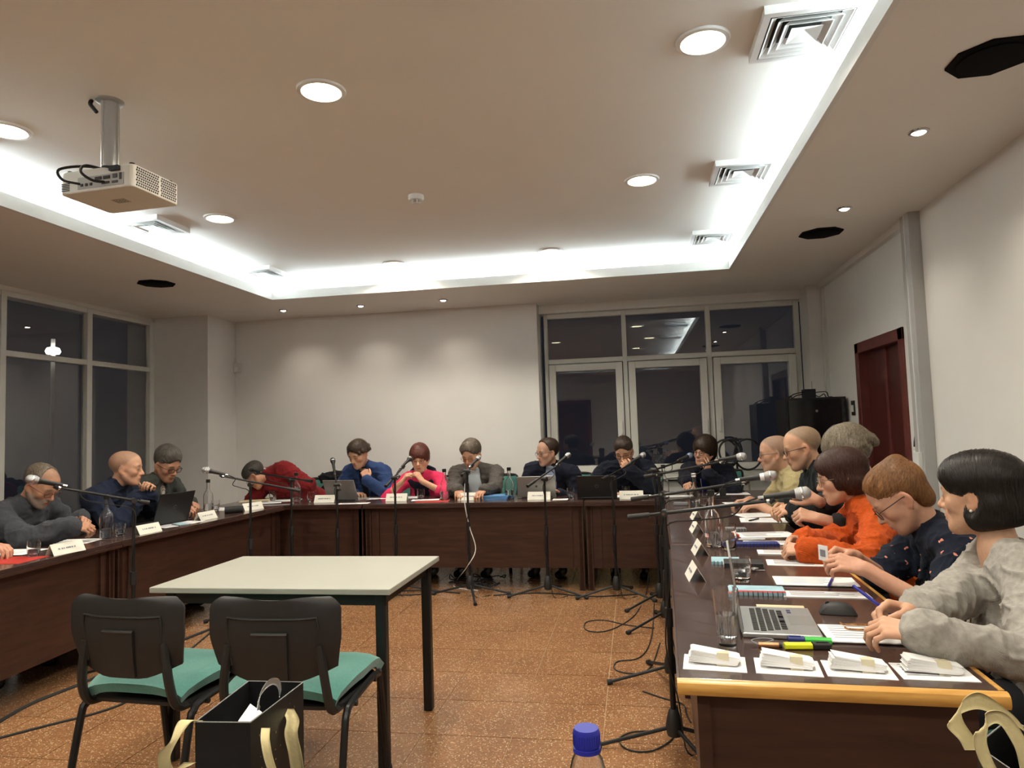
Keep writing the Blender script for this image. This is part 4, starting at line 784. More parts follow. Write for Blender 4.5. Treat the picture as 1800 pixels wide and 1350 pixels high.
# equipment rack in the far right corner
t = thing('equipment_rack', 'black equipment rack in the far right corner beside the door', 'rack', (1.66, 7.02, 0)); x0, x1, y0, y1, zz = 1.40, 1.925, 6.80, 7.30, 1.575
MB().bb((x0, y0, .05), (x1, y1, zz)).build('cabinet', M['black'], t, bevel=.004)
d_ = MB().bb((x0+.02, y0-.02, .08), (x1-.02, y0-.002, zz-.02)).build('door', mat('smoked rack door', (.01, .01, .011), .12, var=.1), t); MB().cyl((x0+.26, y0-.03, 1.45), (x0+.26, y0-.02, 1.45), .012, 12).build('lock', M['chrome'], d_)
for x in (x0+.05, x1-.05):
    for y in (y0+.06, y1-.06): MB().cyl((x, y, 0), (x, y, .05), .025, 10).build('castor', M['rubber'], t)
t = thing('receiver_box', 'small black box standing on the equipment rack', 'box', (1.66, 6.98, zz)); MB().bb((1.60, 6.93, zz), (1.70, 7.05, zz+.085)).build('case', M['black'], t); MB().cyl((1.685, 7.0, zz+.08), (1.685, 7.0, zz+.16), .002, 5).build('antenna', M['black'], t)
for k, pts in enumerate(([(1.45, 6.9, zz+.005), (1.50, 6.92, zz+.04), (1.57, 6.93, zz+.055), (1.61, 6.95, zz+.06)], [(1.44, 6.95, zz+.006), (1.47, 6.9, zz+.025), (1.49, 6.96, zz+.005), (1.54, 6.98, zz+.03), (1.60, 7.0, zz+.04)], [(1.70, 6.95, zz+.05), (1.75, 6.95, zz+.055), (1.80, 6.95, zz+.05), (1.82, 6.97, zz+.01), (1.86, 6.99, zz+.005)], [(1.70, 6.98, zz+.03), (1.73, 6.94, zz+.01), (1.78, 6.97, zz+.035), (1.81, 7.02, zz+.006)])):
    tag(MB().tube(smoothpath(pts, 6), .005, 6).build('rack_cable', M['rubber'], smooth='auto'), ['black cable from the rack box towards the window', 'curled black cable on the left of the rack box', 'arched black cable right of the rack box', 'short black cable right behind the rack box'][k], 'cable', 'cables on the rack')
# stand with coiled cables before the window
bp = A(1.0, 7.25, 0); t = thing('cable_stand', 'black round base stand holding coiled cables before the window', 'stand', bp)
MB().lathe([(.13, 0), (.13, .015), (.02, .03), (.0001, .03)], bp, 24).build('round_base', M['black'], t, smooth='auto'); MB().cyl(bp+A(0, 0, .02), bp+A(0, 0, 1.22), .011, 10).build('pole', M['black'], t); MB().box(bp+A(0, 0, 1.2), (.12, .03, .02)).build('hook', M['black'], t)
for k, (dx, r_) in enumerate(((-.11, .14), (.10, .15), (-.07, .12))):
    tag(MB().tube([bp+A(dx+r_*.85*math.cos(a), -.035-.01*k+.01*math.sin(3*a), 1.20-r_*1.0+r_*math.sin(a)) for a in np.linspace(0, 2*math.pi, 40, endpoint=False)], .010, 7, True).build('cable_coil', M['rubber'], smooth='auto'), ['left black cable coil hanging before the window', 'right black cable coil hanging before the window', 'small inner black cable coil hanging before the window'][k], 'cable', 'coiled cables')
# floor cables
def fcable(lab, pts, r=.0035, m='rubber', n=7): return tag(MB().tube(smoothpath(pts, n), r, 6).build('floor_cable', M[m], smooth='auto'), lab, 'cable', 'cables on the floor')
F0 = lambda px, py, z=.005: U(px, py, z=z)
fcable('black cable looping on the floor beside the second stand', [F0(1140, 1010, .12), F0(1135, 1045), F0(1115, 1082), F0(1070, 1108), F0(1032, 1108), F0(1030, 1094), F0(1060, 1090), F0(1105, 1099), F0(1150, 1104)])
fcable('black cable looping on the floor under the right stands', [F0(1150, 1060), F0(1145, 1120), F0(1125, 1155), F0(1085, 1163), F0(1083, 1178), F0(1120, 1184), F0(1145, 1170), F0(1160, 1130)])
fcable('black cable looping at the nearest stand foot', [F0(1190, 1240, .2), F0(1193, 1275), F0(1180, 1300), F0(1145, 1320), F0(1105, 1318), F0(1088, 1300), F0(1110, 1287), F0(1150, 1285)])
fcable('thin cable from the stand foot to the right table', [F0(1130, 1215), F0(1165, 1227), F0(1200, 1238), F0(1206, 1255), F0(1214, 1270)])
fcable('thick black cable along the left table foot', [F0(-30, 1290), F0(0, 1268), F0(60, 1235), F0(150, 1199), F0(260, 1150), F0(360, 1110), F0(420, 1085)], .010)
fcable('thin black cable crossing the floor behind the left chair', [F0(-30, 1306), F0(0, 1297), F0(80, 1276), F0(180, 1250), F0(235, 1225), F0(300, 1170), F0(370, 1112)], .006)
fcable('white cable hanging from the grey blazer man\'s mic to the floor', [U(817, 850, y=5.76), U(817, 885, y=5.74), U(825, 925, y=5.73), U(836, 965, y=5.74), U(822, 995, y=5.75), F0(803, 1020), F0(800, 1032), F0(840, 1038)], .004, 'micring')
fr_ = random.Random(5)
for k in range(9):
    c = F0(845+fr_.uniform(-35, 25), 1028+fr_.uniform(-12, 6)); r_ = fr_.uniform(.07, .15); n0 = fr_.uniform(0, 6)
    pts = [c+A(r_*math.cos(n0+a)*(1+.2*math.sin(2*a)), .5*r_*math.sin(n0+a), .006+.05*fr_.random()*abs(math.sin(a+k))) for a in np.linspace(0, 5.8, 12)]
    fcable('black cable in the tangle under the far table, by the blazer man\'s stand', pts, .0045, n=4)
for k, (xa, xb, y_) in enumerate(((-3.0, -1.7, 5.78), (-1.2, .0, 5.80), (-2.6, -1.5, 5.86))):
    fcable(['long black cable on the floor before the far left tables', 'long black cable on the floor before the far right tables', 'second long black cable under the far left table edge'][k], [A(x, y_+.05*math.sin(x*7+k), .006) for x in np.linspace(xa, xb, 8)], .005)
p = F0(330, 1065); t = thing('power_strip', 'grey power box on the floor under the left table corner', 'power box', p); MB().box(p+A(-.1, .1, .05), (.22, .14, .10), rot('Z', .2)).build('case', mat('grey box', (.3, .3, .29), .5, var=.1), t, bevel=.01); MB().box(p+A(-.1, .1, .102), (.12, .06, .006), rot('Z', .2)).build('sockets', M['blackp'], t)
# street lamp outside the left windows
p = U(93, 618, x=-13.5); t = thing('street_lamp', 'bright street lamp outside the left window at night', 'street lamp', (p[0]-.0, p[1], -1.5)); MB().cyl((p[0], p[1], -1.5), (p[0], p[1], p[2]+.3), .045, 10).build('post', M['trunk'], t); MB().lathe([(.0001, .12), (.13, .08), (.16, 0), (.13, -.06), (.0001, -.08)], p, 16).build('lantern', mat('street lantern', (1, 1, .9), .4, emit=(1, .97, .85), estr=18, var=.01), t)
# ================================================================== PEOPLE: implicit-surface figure builder
def vnoise(P, s, seed=0):
    "smooth value noise, -1..1"
    Q = P*s; I0 = np.floor(Q).astype(np.int64); F = Q-I0; F = F*F*(3-2*F); o = 0
    for dx in (0, 1):
        for dy in (0, 1):
            for dz in (0, 1):
                h = (I0[:, 0]+dx)*374761393+(I0[:, 1]+dy)*668265263+(I0[:, 2]+dz)*2147483647+seed*1442695041
                h = (h ^ (h >> 13))*1274126177; h = (h ^ (h >> 16)) & 0xffff
                w = (F[:, 0] if dx else 1-F[:, 0])*(F[:, 1] if dy else 1-F[:, 1])*(F[:, 2] if dz else 1-F[:, 2])
                o = o+w*(h/32767.5-1)
    return o
class Vol:
    def __init__(s, h): s.h = h; s.pr = []
    def cap(s, a, b, ra, rb=None, k=.02, flat=None, op=0):
        a = np.asarray(a, float); b = np.asarray(b, float); rb = ra if rb is None else rb; m = max(ra, rb)
        s.pr.append((0, np.minimum(a, b)-m, np.maximum(a, b)+m, (a, b, ra, rb, flat), k, op)); return s
    def ell(s, c, r, B=None, k=.02, op=0):
        c = np.asarray(c, float); r = np.asarray(r, float); B = np.eye(3) if B is None else B; e = (np.abs(B)*r).sum(1)
        s.pr.append((1, c-e, c+e, (c, r, B), k, op)); return s
    def half(s, c, n, ext, k=.008):
        "remove the side of a plane that n points to, near c"
        s.pr.append((2, np.asarray(c, float)-ext, np.asarray(c, float)+ext, (np.asarray(c, float), nrm(n)), k, 1)); return s
    def run(s):
        h = s.h; ad = [p for p in s.pr if p[5] == 0]
        s.lo = np.min([p[1] for p in ad], 0)-3*h-.01; hi = np.max([p[2] for p in ad], 0)+3*h+.01
        n = np.ceil((hi-s.lo)/h).astype(int)+1; s.n = n; D = np.full(n, .09, np.float32)
        ax = [s.lo[i]+h*np.arange(n[i]) for i in range(3)]
        for ty, lo, hi_, dt, k, op in s.pr:
            i0 = np.clip(np.floor((lo-k-.015-s.lo)/h).astype(int), 0, n); i1 = np.clip(np.ceil((hi_+k+.015-s.lo)/h).astype(int)+1, 0, n)
            if (i1 <= i0).any(): continue
            sl = tuple(slice(a, b) for a, b in zip(i0, i1))
            X = ax[0][sl[0]][:, None, None].astype(np.float32); Y = ax[1][sl[1]][None, :, None].astype(np.float32); Z = ax[2][sl[2]][None, None, :].astype(np.float32)
            if ty == 0:
                a, b, ra, rb, fl_ = dt; ab = b-a; L2 = max(ab@ab, 1e-9); x, y, z = X-a[0], Y-a[1], Z-a[2]
                t = np.clip((x*ab[0]+y*ab[1]+z*ab[2])/L2, 0, 1); wx, wy, wz = x-t*ab[0], y-t*ab[1], z-t*ab[2]
                q = wx*wx+wy*wy+wz*wz
                if fl_ is not None:
                    nx, f = fl_; dn = wx*nx[0]+wy*nx[1]+wz*nx[2]; q = q+dn*dn*(f*f-1)
                d = np.sqrt(q)-(ra+(rb-ra)*t)
            elif ty == 1:
                c, r, B = dt; x, y, z = X-c[0], Y-c[1], Z-c[2]; k0 = 0; k1 = 0
                for i in range(3):
                    u = (x*B[0, i]+y*B[1, i]+z*B[2, i])/r[i]; k0 = k0+u*u; k1 = k1+(u/r[i])**2
                k0 = np.sqrt(k0); d = k0*(k0-1)/(np.sqrt(k1)+1e-9)
            else:
                c, nn = dt; d = -((X-c[0])*nn[0]+(Y-c[1])*nn[1]+(Z-c[2])*nn[2])
            S = D[sl]
            if op == 0: hh = np.maximum(k-np.abs(S-d), 0); D[sl] = np.minimum(S, d)-hh*hh/(4*k)
            else: d = -d; hh = np.maximum(k-np.abs(S-d), 0); D[sl] = np.maximum(S, d)+hh*hh/(4*k)
        s.D = D; return s
    def sample(s, P):
        q = np.clip((P-s.lo)/s.h, 0, np.array(s.n)-1.001); i = q.astype(int); f = q-i; o = 0
        for dx in (0, 1):
            for dy in (0, 1):
                for dz in (0, 1):
                    o = o+s.D[i[:, 0]+dx, i[:, 1]+dy, i[:, 2]+dz]*(f[:, 0] if dx else 1-f[:, 0])*(f[:, 1] if dy else 1-f[:, 1])*(f[:, 2] if dz else 1-f[:, 2])
        return o
    def grad(s, P, e=.004):
        g = np.stack([s.sample(P+A(*[e if j == i else 0 for j in range(3)]))-s.sample(P-A(*[e if j == i else 0 for j in range(3)])) for i in range(3)], 1)
        return g/(np.linalg.norm(g, axis=1, keepdims=True)+1e-9)
    def surf(s):
        D = s.D; S = D < 0; c = np.zeros(np.array(D.shape)-1, np.int8)
        for dx in (0, 1):
            for dy in (0, 1):
                for dz in (0, 1): c += S[dx:D.shape[0]-1+dx, dy:D.shape[1]-1+dy, dz:D.shape[2]-1+dz]
        act = (c > 0) & (c < 8); idx = np.argwhere(act); ids = np.full(c.shape, -1, np.int32); ids[act] = np.arange(len(idx))
        acc = np.zeros((len(idx), 3)); cnt = np.zeros(len(idx)); cor = [(x, y, z) for x in (0, 1) for y in (0, 1) for z in (0, 1)]
        dv = {q: D[idx[:, 0]+q[0], idx[:, 1]+q[1], idx[:, 2]+q[2]] for q in cor}
        for q in cor:
            for a_ in range(3):
                if q[a_]: continue
                q2 = tuple(1 if i == a_ else q[i] for i in range(3)); d0, d1 = dv[q], dv[q2]; m = (d0 < 0) != (d1 < 0)
                t = d0[m]/(d0[m]-d1[m]); p = np.tile(np.array(q, float), (m.sum(), 1)); p[:, a_] = t; acc[m] += p; cnt[m] += 1
        V = s.lo+s.h*(idx+acc/cnt[:, None]); F = []
        for a_ in range(3):
            sl0 = [slice(None)]*3; sl1 = [slice(None)]*3; sl0[a_] = slice(0, -1); sl1[a_] = slice(1, None)
            e = np.argwhere(S[tuple(sl0)] != S[tuple(sl1)]); b_, c_ = [(1, 2), (2, 0), (0, 1)][a_]
            e = e[(e[:, b_] > 0) & (e[:, c_] > 0)]; ins = S[e[:, 0], e[:, 1], e[:, 2]]; o = np.zeros((len(e), 4), np.int32)
            for n_, (db, dc) in enumerate(((1, 1), (0, 1), (0, 0), (1, 0))):
                q = e.copy(); q[:, b_] -= db; q[:, c_] -= dc; q = np.minimum(q, np.array(c.shape)-1); o[:, n_] = ids[q[:, 0], q[:, 1], q[:, 2]]
            o[~ins] = o[~ins][:, ::-1]; F.append(o)
        F = np.concatenate(F); F = F[(F >= 0).all(1)]; return V, F
def vnormals(V, F):
    n = np.cross(V[F[:, 2]]-V[F[:, 0]], V[F[:, 3]]-V[F[:, 1]]); N_ = np.zeros_like(V)
    for i in range(4): np.add.at(N_, F[:, i], n)
    return N_/(np.linalg.norm(N_, axis=1, keepdims=True)+1e-12)
def npmesh(name, V, F, m, parent, col=None, smooth=True):
    me = bpy.data.meshes.new(name); V = V-wloc(parent)
    me.vertices.add(len(V)); me.vertices.foreach_set('co', V.astype(np.float32).ravel())
    k = F.shape[1]; me.loops.add(F.size); me.loops.foreach_set('vertex_index', F.astype(np.int32).ravel()); me.polygons.add(len(F))
    me.polygons.foreach_set('loop_start', np.arange(0, F.size, k, dtype=np.int32)); me.update(calc_edges=True); me.validate()
    if col is not None:
        a = me.attributes.new('Col', 'FLOAT_COLOR', 'POINT'); c = np.ones((len(V), 4), np.float32); c[:, :3] = col; a.data.foreach_set('color', c.ravel())
    me.materials.append(m)
    if smooth: me.shade_smooth()
    o = bpy.data.objects.new(name, me); COL.objects.link(o); o.parent = parent; return o
M['skin'] = mat('skin', (.6, .4, .3), .5, attr='Col', var=.06, vscale=60, bump=.08, bscale=350, spec=.35)
def headframe(az, pitch, roll=0.):
    az, pitch, roll = map(math.radians, (az, pitch, roll)); f = A(math.cos(az)*math.cos(pitch), math.sin(az)*math.cos(pitch), -math.sin(pitch)); l = A(-math.sin(az), math.cos(az), 0); u = np.cross(f, l)
    l, u = math.cos(roll)*l+math.sin(roll)*u, math.cos(roll)*u-math.sin(roll)*l
    return np.stack([l, f, u], 1)
def ik(S, W, l1, l2, hint):
    d = W-S; L = np.linalg.norm(d)
    if L > (l1+l2)*.995: W = S+d/L*(l1+l2)*.995; d = W-S; L = np.linalg.norm(d)
    u = d/L; a = (l1*l1-l2*l2+L*L)/(2*L); hh = math.sqrt(max(l1*l1-a*a, 1e-6)); p = hint-u*(hint@u); return S+u*a+nrm(p)*hh, W
def hand_prims(v, W, f, p, right, curl, s, inf=0., thumb=.5):
    f = nrm(f); p = nrm(np.asarray(p, float)-f*(np.asarray(p, float)@f)); th = np.cross(f, p)*(1 if right else -1)
    v.cap(W-f*.01, W+f*.02*s, .024*s, .025*s, .015, (p, 1.35))
    off = (.031, .0105, -.0105, -.030); ln = ((.042, .025, .021), (.047, .029, .022), (.043, .027, .021), (.033, .020, .019)); kx = (.086, .090, .086, .077)
    tips = []
    for i in range(4):
        K = W+(f*kx[i]+th*off[i]-p*.003)*s; v.cap(W+(f*.018+th*off[i]*.62)*s, K, .0125*s, .0105*s, .012)
        q = K; a = 0; r = (.0098, .0098, .0094, .0084)[i]*s
        sp = math.radians((4, 1, -2, -6)[i])
        cu = curl[i] if isinstance(curl[0], (list, tuple)) else curl
        for j in range(3):
            a += math.radians(cu[j]); dr = nrm((f*math.cos(sp)+th*math.sin(sp))*math.cos(a)+p*math.sin(a)); e = q+dr*ln[i][j]*s
            v.cap(q, e, r, r*.90, .004); q = e; r *= .92
        tips.append(q)
    t0 = W+(f*.022+th*.022+p*.006)*s; d1 = nrm(f*.62+th*.62*(.4+thumb)+p*.45); t1 = t0+d1*.044*s; d2 = nrm(f*.80+th*.28*(.2+thumb)+p*.5); t2 = t1+d2*.032*s; d3 = nrm(f*.9+th*.02+p*.4); t3 = t2+d3*.026*s
    v.cap(t0, t1, .0150*s, .0118*s, .012); v.cap(t1, t2, .0112*s, .0105*s, .004); v.cap(t2, t3, .0102*s, .0085*s, .004)
    v.ell(t0+d1*.02*s, (.022*s, .014*s, .016*s), np.stack([d1, nrm(np.cross(d1, p)), nrm(np.cross(d1, np.cross(d1, p)))], 1), .012)
def head_prims(v, H, B, s, fem=0., nose=1., jaw=1., chin=0., eyes=.8):
    P = lambda x, y, z: H+B@(A(x, y, z)*s)
    E = lambda c, r, k=.02, op=0, Q=None: v.ell(P(*c), A(*r)*s, B if Q is None else B@Q, k*s, op)
    C = lambda a, b, ra, rb=None, k=.015, op=0: v.cap(P(*a), P(*b), ra*s, (rb if rb else ra)*s, k*s, None, op)
    E((0, -.020, .038), (.0745, .097, .083)); E((0, .025, .035), (.066, .066, .072), .03); E((0, .032, -.030), (.060, .058, .082), .03)
    for q in (-1, 1):
        C((q*.056*jaw, -.004, -.045), (q*.024, .066, -.100), .017, .015, .03); E((q*.042, .055, -.028), (.022, .024, .020), .025)
        C((q*.058, .01, .0), (q*.045, .058, -.018), .012, .012, .02)
    E((0, .054, -.080), (.038*jaw, .036, .036), .025); E((0, .078, -.103+chin), (.020, .014, .015), .02)
    C((-.040, .076, .019), (.040, .076, .019), .0125, None, .02)
    for q in (-1, 1): E((q*.032, .104, -.001), (.020, .018, .0125), .016, 1)
    for q in (-1, 1): E((q*.032, .0755, -.001), (.0165, .0155, .0130), .008)
    C((0, .086, .008), (0, .111*nose, -.032), .0085, .0115*nose, .014)
    for q in (-1, 1): E((q*.0115, .096, -.036), (.0085, .011, .0085), .008)
    E((0, .086, -.060), (.026, .012, .016), .016); E((0, .0965, -.0625), (.020, .0075, .0052), .006); E((0, .0945, -.0735), (.0185, .0080, .0060), .006); E((0, .108, -.0680), (.024, .010, .0016), .004, 1)
    for q in (-1, 1):
        Q = rot('Z', q*.45)@rot('X', -.15); E((q*.077, -.012, -.008), (.0085, .019, .031), .008, 0, Q); E((q*.087, -.006, -.006), (.007, .010, .018), .006, 1, Q); E((q*.074, -.004, -.036), (.007, .010, .010), .008)
M['eye'] = mat('eye', (.75, .73, .70), .15, var=.02); M['iris'] = mat('dark iris', (.06, .04, .03), .15, var=.1); M['lash'] = mat('lash', (.03, .02, .015), .7, var=.1)
def strands(vol, V, H, B, s, flow, n, steps, seg, rad, rg, lift=.0015, wob=.25):
    rt = V[rg.integers(0, len(V), n)]; P = rt.copy(); path = [P]; ph = rg.uniform(0, 6.28, (n, 3))
    for k in range(steps):
        L_ = (P-H)@B/s; d = flow(L_); d = d@B.T; g = vol.grad(P); d = d-g*(d*g).sum(1, keepdims=True); d /= np.linalg.norm(d, axis=1, keepdims=True)+1e-9
        d = d+wob*np.sin(ph+k*.9); P = P+d*seg; P = P-g*(vol.sample(P)-lift-.001*np.sin(ph[:, :1]))[:, None] if False else P-vol.grad(P)*((vol.sample(P)-lift*(1+.8*np.sin(ph[:, 0])))[:, None]); path.append(P)
    path = np.stack(path, 1); m = path.shape[1]; T_ = np.gradient(path, axis=1); T_ /= np.linalg.norm(T_, axis=2, keepdims=True)+1e-9
    g = path-H; g /= np.linalg.norm(g, axis=2, keepdims=True)+1e-9; sd = np.cross(T_, g); sd /= np.linalg.norm(sd, axis=2, keepdims=True)+1e-9; g = np.cross(sd, T_)
    r = rad*np.linspace(1, .45, m)[None, :, None]
    ring = np.stack([path+sd*r, path+g*r*.7, path-sd*r], 2); VV = ring.reshape(-1, 3); base = (np.arange(n)[:, None]*m+np.arange(m-1)[None, :])*3
    F = np.concatenate([np.stack([base+j, base+j+1, base+3+j+1, base+3+j], -1).reshape(-1, 4) for j in (0, 1)]); return VV, F
def flow_crown(cx=0., cy=-.045, cz=.115, g=.5):
    def f(L):
        d = L-A(cx, cy, cz); d[:, 2] -= g*.12; return d
    return f
def flow_dir(v): return lambda L: np.tile(A(*v), (len(L), 1))
def flow_part(px=.02, back=.25):
    def f(L):
        sg = np.sign(L[:, 0]-px); return np.stack([sg*np.where(L[:, 2] > .05, 1., .05), -back*np.where(L[:, 1] > .05, -.2, 1.), -np.ones(len(L))*np.where(L[:, 2] > .08, .2, 1.)], 1)
    return f
def hair(t, spec, H, B, s, h, rg):
    "spec: dict(add=[(c,r)], sub=[(c,r)], col, flow, n, len, rad, curl)"
    v = Vol(h); P = lambda c: H+B@(A(*c)*s)
    for c, r in spec['add']: v.ell(P(c), A(*r)*s, B, .02*s)
    if spec.get('curl'):
        for _ in range(spec['curl']):
            d = nrm(rg.normal(size=3)); d[2] = abs(d[2])*.9-.25; c = A(0, -.02, .035)+d*A(.080, .104, .092)*spec.get('cr', 1.)
            if c[1] > .055 and c[2] < spec.get('fz', .075): continue
            if c[2] < -.05 or (c[1] > 0 and c[2] < .02): continue
            q = rg.uniform(*spec.get('cs', (.011, .019))); v.ell(P(c), (q*s, q*s, q*s), None, .006)
    for c, r in spec['sub']: v.ell(P(c), A(*r)*s, B, spec.get('ks', .012)*s, 1)
    for c, n in spec.get('cut', []): v.half(P(c), B@A(*n), .3, .01)
    v.run(); V, F = v.surf()
    if not len(V): return
    N_ = vnormals(V, F); V = V+N_*(vnoise((V-H)@B*A(1.6, 1.6, .5), 160, 3)*.0012+vnoise(V, 60, 5)*.0015)[:, None]
    m = spec['mat']; o = npmesh('hair', V, F, m, t)
    if spec.get('n'):
        VV, FF = strands(v, V, H, B, s, spec['flow'], int(spec['n']*.78), spec.get('steps', 7), spec.get('seg', .010), spec.get('rad', .0013), rg, spec.get('lift', .0015), spec.get('wob', .25))
        q = npmesh('hair_strands', VV, FF, m, o); q['kind'] = 'stuff'
    return o
def hairmat(name, c1, c2, rough=.45): return mat(name, c1, rough, col2=c2, vscale=55, stretch=(3, 3, .6), spec=.4)
def SHORT(side, top): return [((0, -.022, .040+top/2), (.076+side, .099+side, .086+top/2)), ((0, .020, .053+top/2), (.069+side*.6, .066+side, .064+top/2))]
FACEM = ((0, .130, -.028), (.090, .086, .116)); EARM = [((q*.088, .004, -.020), (.030, .032, .046)) for q in (-1, 1)]
CAP = lambda g=0., x=0., top=0.: [((0, -.022, .040+top/2), (.077+g+x, .100+g, .086+g+top/2)), ((0, .018, .052), (.068+g, .066+g, .066+g))]
FACE = ((0, .128, -.045), (.092, .088, .112)); EARS = [((q*.085, .004, -.024), (.030, .030, .040)) for q in (-1, 1)]; LOWF = ((0, .085, -.10), (.14, .085, .10))
NAPE = ((0, -.05, -.062), (0, .25, -1))
def glasses(t, H, B, s, m, shape='round', w=.024, hh=.020, r=.0016, dz=0.):
    P = lambda x, y, z: H+B@(A(x, y, z+dz)*s)
    b = MB()
    for q in (-1, 1):
        pts = []
        for a in np.linspace(0, 2*math.pi, 22, endpoint=False):
            c, s_ = math.cos(a), math.sin(a); e = .55 if shape == 'rect' else 1.
            pts.append(P(q*.034+math.copysign(abs(c)**e, c)*w, .106-abs(q*.034+c*w)*.16, -.004+math.copysign(abs(s_)**e, s_)*hh))
        b.tube(pts, r*s, 6, True)
        b.tube(smoothpath([P(q*(.034+w), .098, .004), P(q*.074, .085, .006), P(q*.080, .03, .004), P(q*.082, -.01, .002), P(q*.080, -.03, -.015)], 4), r*s*.95, 6)
    b.tube(smoothpath([P(-.034+w, .104, .0), P(0, .110, .005), P(.034-w, .104, .0)], 4), r*s, 6)
    o = b.build('eyeglasses', m, t, smooth='auto'); return o
def wrinkle(V, F, amp, seed):
    N_ = vnormals(V, F); W_ = V+.03*np.stack([vnoise(V, 9, seed+i) for i in (1, 2, 3)], 1); d = vnoise(V*A(1, 1, 1.5), 11, seed)*amp*.8+((1-np.abs(vnoise(W_*A(1, 1, 2.0), 11, seed+9)))**5-.25)*amp*1.5+((1-np.abs(vnoise(W_*A(1.6, 1.6, 1), 19, seed+19)))**4-.25)*amp*.7; return V+N_*d[:, None], N_
def person(name_lab, H, az, pitch, roll=0., taz=None, N=None, pel=None, hs=1.06, sw=.19, fem=0., bulk=0., RW=None, LW=None, RE=(0, 0, -1), LE=(0, 0, -1), RH=None, LH=None, skin=(.58, .36, .26), res=.0055, top=None, sleeves=1., under=None, collar=None, hairs=None, scalp=None, beard=None, brow=(.06, .04, .03), glass=None, eyes=.6, legs=True, tcol=None, lips=None, nose=1., jaw=1., gres=None, rcurl=(30, 40, 25), lcurl=(30, 40, 25), extra=None, arm=1., pose_legs=None, neck=1., bust=1.):
    res = max(res, .0064) if np.linalg.norm(np.asarray(H)-CAM) > 4.6 else res; seed = int(abs(H[0]*1000))+17; rg = np.random.default_rng(seed); taz = az if taz is None else taz
    B = headframe(az, pitch, roll); tf = A(math.cos(math.radians(taz)), math.sin(math.radians(taz)), 0); tl = A(-tf[1], tf[0], 0)
    H = np.asarray(H, float); skin = tuple(np.array(skin)*A(.90, .84, .74))
    if N is None: N = H+B@A(0, -.05, -.10)*hs*.7+A(0, 0, -.115)
    N = np.asarray(N, float)
    if pel is None: pel = A(*(N-tf*.16)[:2], .55)
    pel = np.asarray(pel, float); su = nrm(N-pel); cf = nrm(tf-su*(tf@su)); sl = nrm(np.cross(su, cf))
    t = thing('person', name_lab, 'person', (pel[0], pel[1], 0), 'people seated at the tables')
    S = {1: N-sl*sw-su*.045, -1: N+sl*sw-su*.045}      # 1 = right, -1 = left
    l1, l2 = .285*arm, .255*arm
    if RW is None: RW = N-sl*.12+tf*.25-A(0, 0, .30)
    if LW is None: LW = N+sl*.12+tf*.25-A(0, 0, .30)
    E = {}; W = {}
    E[1], W[1] = ik(S[1], np.asarray(RW, float), l1, l2, np.asarray(RE, float)); E[-1], W[-1] = ik(S[-1], np.asarray(LW, float), l1, l2, np.asarray(LE, float))
    mid = pel+(N-pel)*.45; up = N-su*.11; b_ = bulk
    def torso(v, i, k=.045):
        v.cap(pel+A(0, 0, .02), mid, .130+i+b_, .138+i+b_, k, (cf, 1.22)); v.cap(mid, up, .142+i+b_*.8, .132+i+b_*.3, k, (cf, 1.30))
        v.cap(S[1]+sl*.03, S[-1]-sl*.03, .050+i, None, k); 
        for q in (1, -1): v.cap(N+su*.035, N+(S[q]-N)*.72+su*.018, .044+i*.7, .046+i, .03); v.cap(pel-tf*.02, pel+tf*.06+sl*q*-.09, .115+i+b_*.5, None, k)
        if fem: 
            for q in (1, -1): v.ell(N-su*.215+cf*(.085+b_*.6)+sl*q*.072, A(.062, .062, .066)*bust+i, None, .04)
    def armp(v, q, i, frac=1., k=.03, cuff=0.):
        v.cap(S[q], E[q], .050+i+b_*.15-fem*.004, .041+i-fem*.003, k)
        if frac > .5:
            e = E[q]+(W[q]-E[q])*min(1, (frac-.5)*2); r1 = .041+i-fem*.003; r2 = .029+i-fem*.003; v.cap(E[q], e, r1, r1+(r2-r1)*min(1, (frac-.5)*2)+.002, .02)
    # ---- body (skin), one continuous surface
    v = Vol(res); nb = N+su*.01; v.cap(pel+A(0, 0, .05), N-su*.16, .045, .05, .03); v.cap(N-su*.16, N-su*.03, .055, .075, .04, (cf, 1.2)); v.cap(S[1], S[-1], .040, None, .03)
    for q in (1, -1): v.cap(N+su*.030, N+(S[q]-N)*.72+su*.012, .040, .038, .03)
    v.ell(N-su*.05+cf*.008, (.080, .050, .055), np.stack([sl, cf, su], 1), .03)
    v.cap(H+B@A(0, -.022, -.055)*hs, nb-su*.03, .050*hs*neck-fem*.005, .057*neck-fem*.005, .03); head_prims(v, H, B, hs, fem, nose, jaw)
    for q in (1, -1):
        armp(v, q, -.006 if sleeves >= .9 else -.002) if sleeves < .9 else (v.cap(S[q], E[q], .030, .027, .02), v.cap(E[q], W[q], .027, .026, .02))
        hd, pn, cu = (RH or (None, None, None)) if q == 1 else (LH or (None, None, None)); fd = nrm(W[q]-E[q]); cu = rcurl if q == 1 else lcurl
        hand_prims(v, W[q], np.asarray(hd, float) if hd is not None else fd, np.asarray(pn, float) if pn is not None else A(0, 0, -1)+tf*.1, q == 1, cu, (1.-.07*fem)*1.02)
    v.run(); V, F = v.surf(); L = (V-H)@B/hs; x, y, z = L[:, 0], L[:, 1], L[:, 2]; ax_ = np.abs(x)
    col = np.tile(np.array(skin), (len(V), 1)); inh = (np.linalg.norm(L-A(0, 0, 0), axis=1) < .16) & (z > -.125)
    def mixc(w_, c): 
        nonlocal col
        w_ = np.clip(w_, 0, 1)[:, None]; col = col*(1-w_)+np.array(c)*w_
    sm = lambda a, b, q: np.clip((q-a)/(b-a), 0, 1)
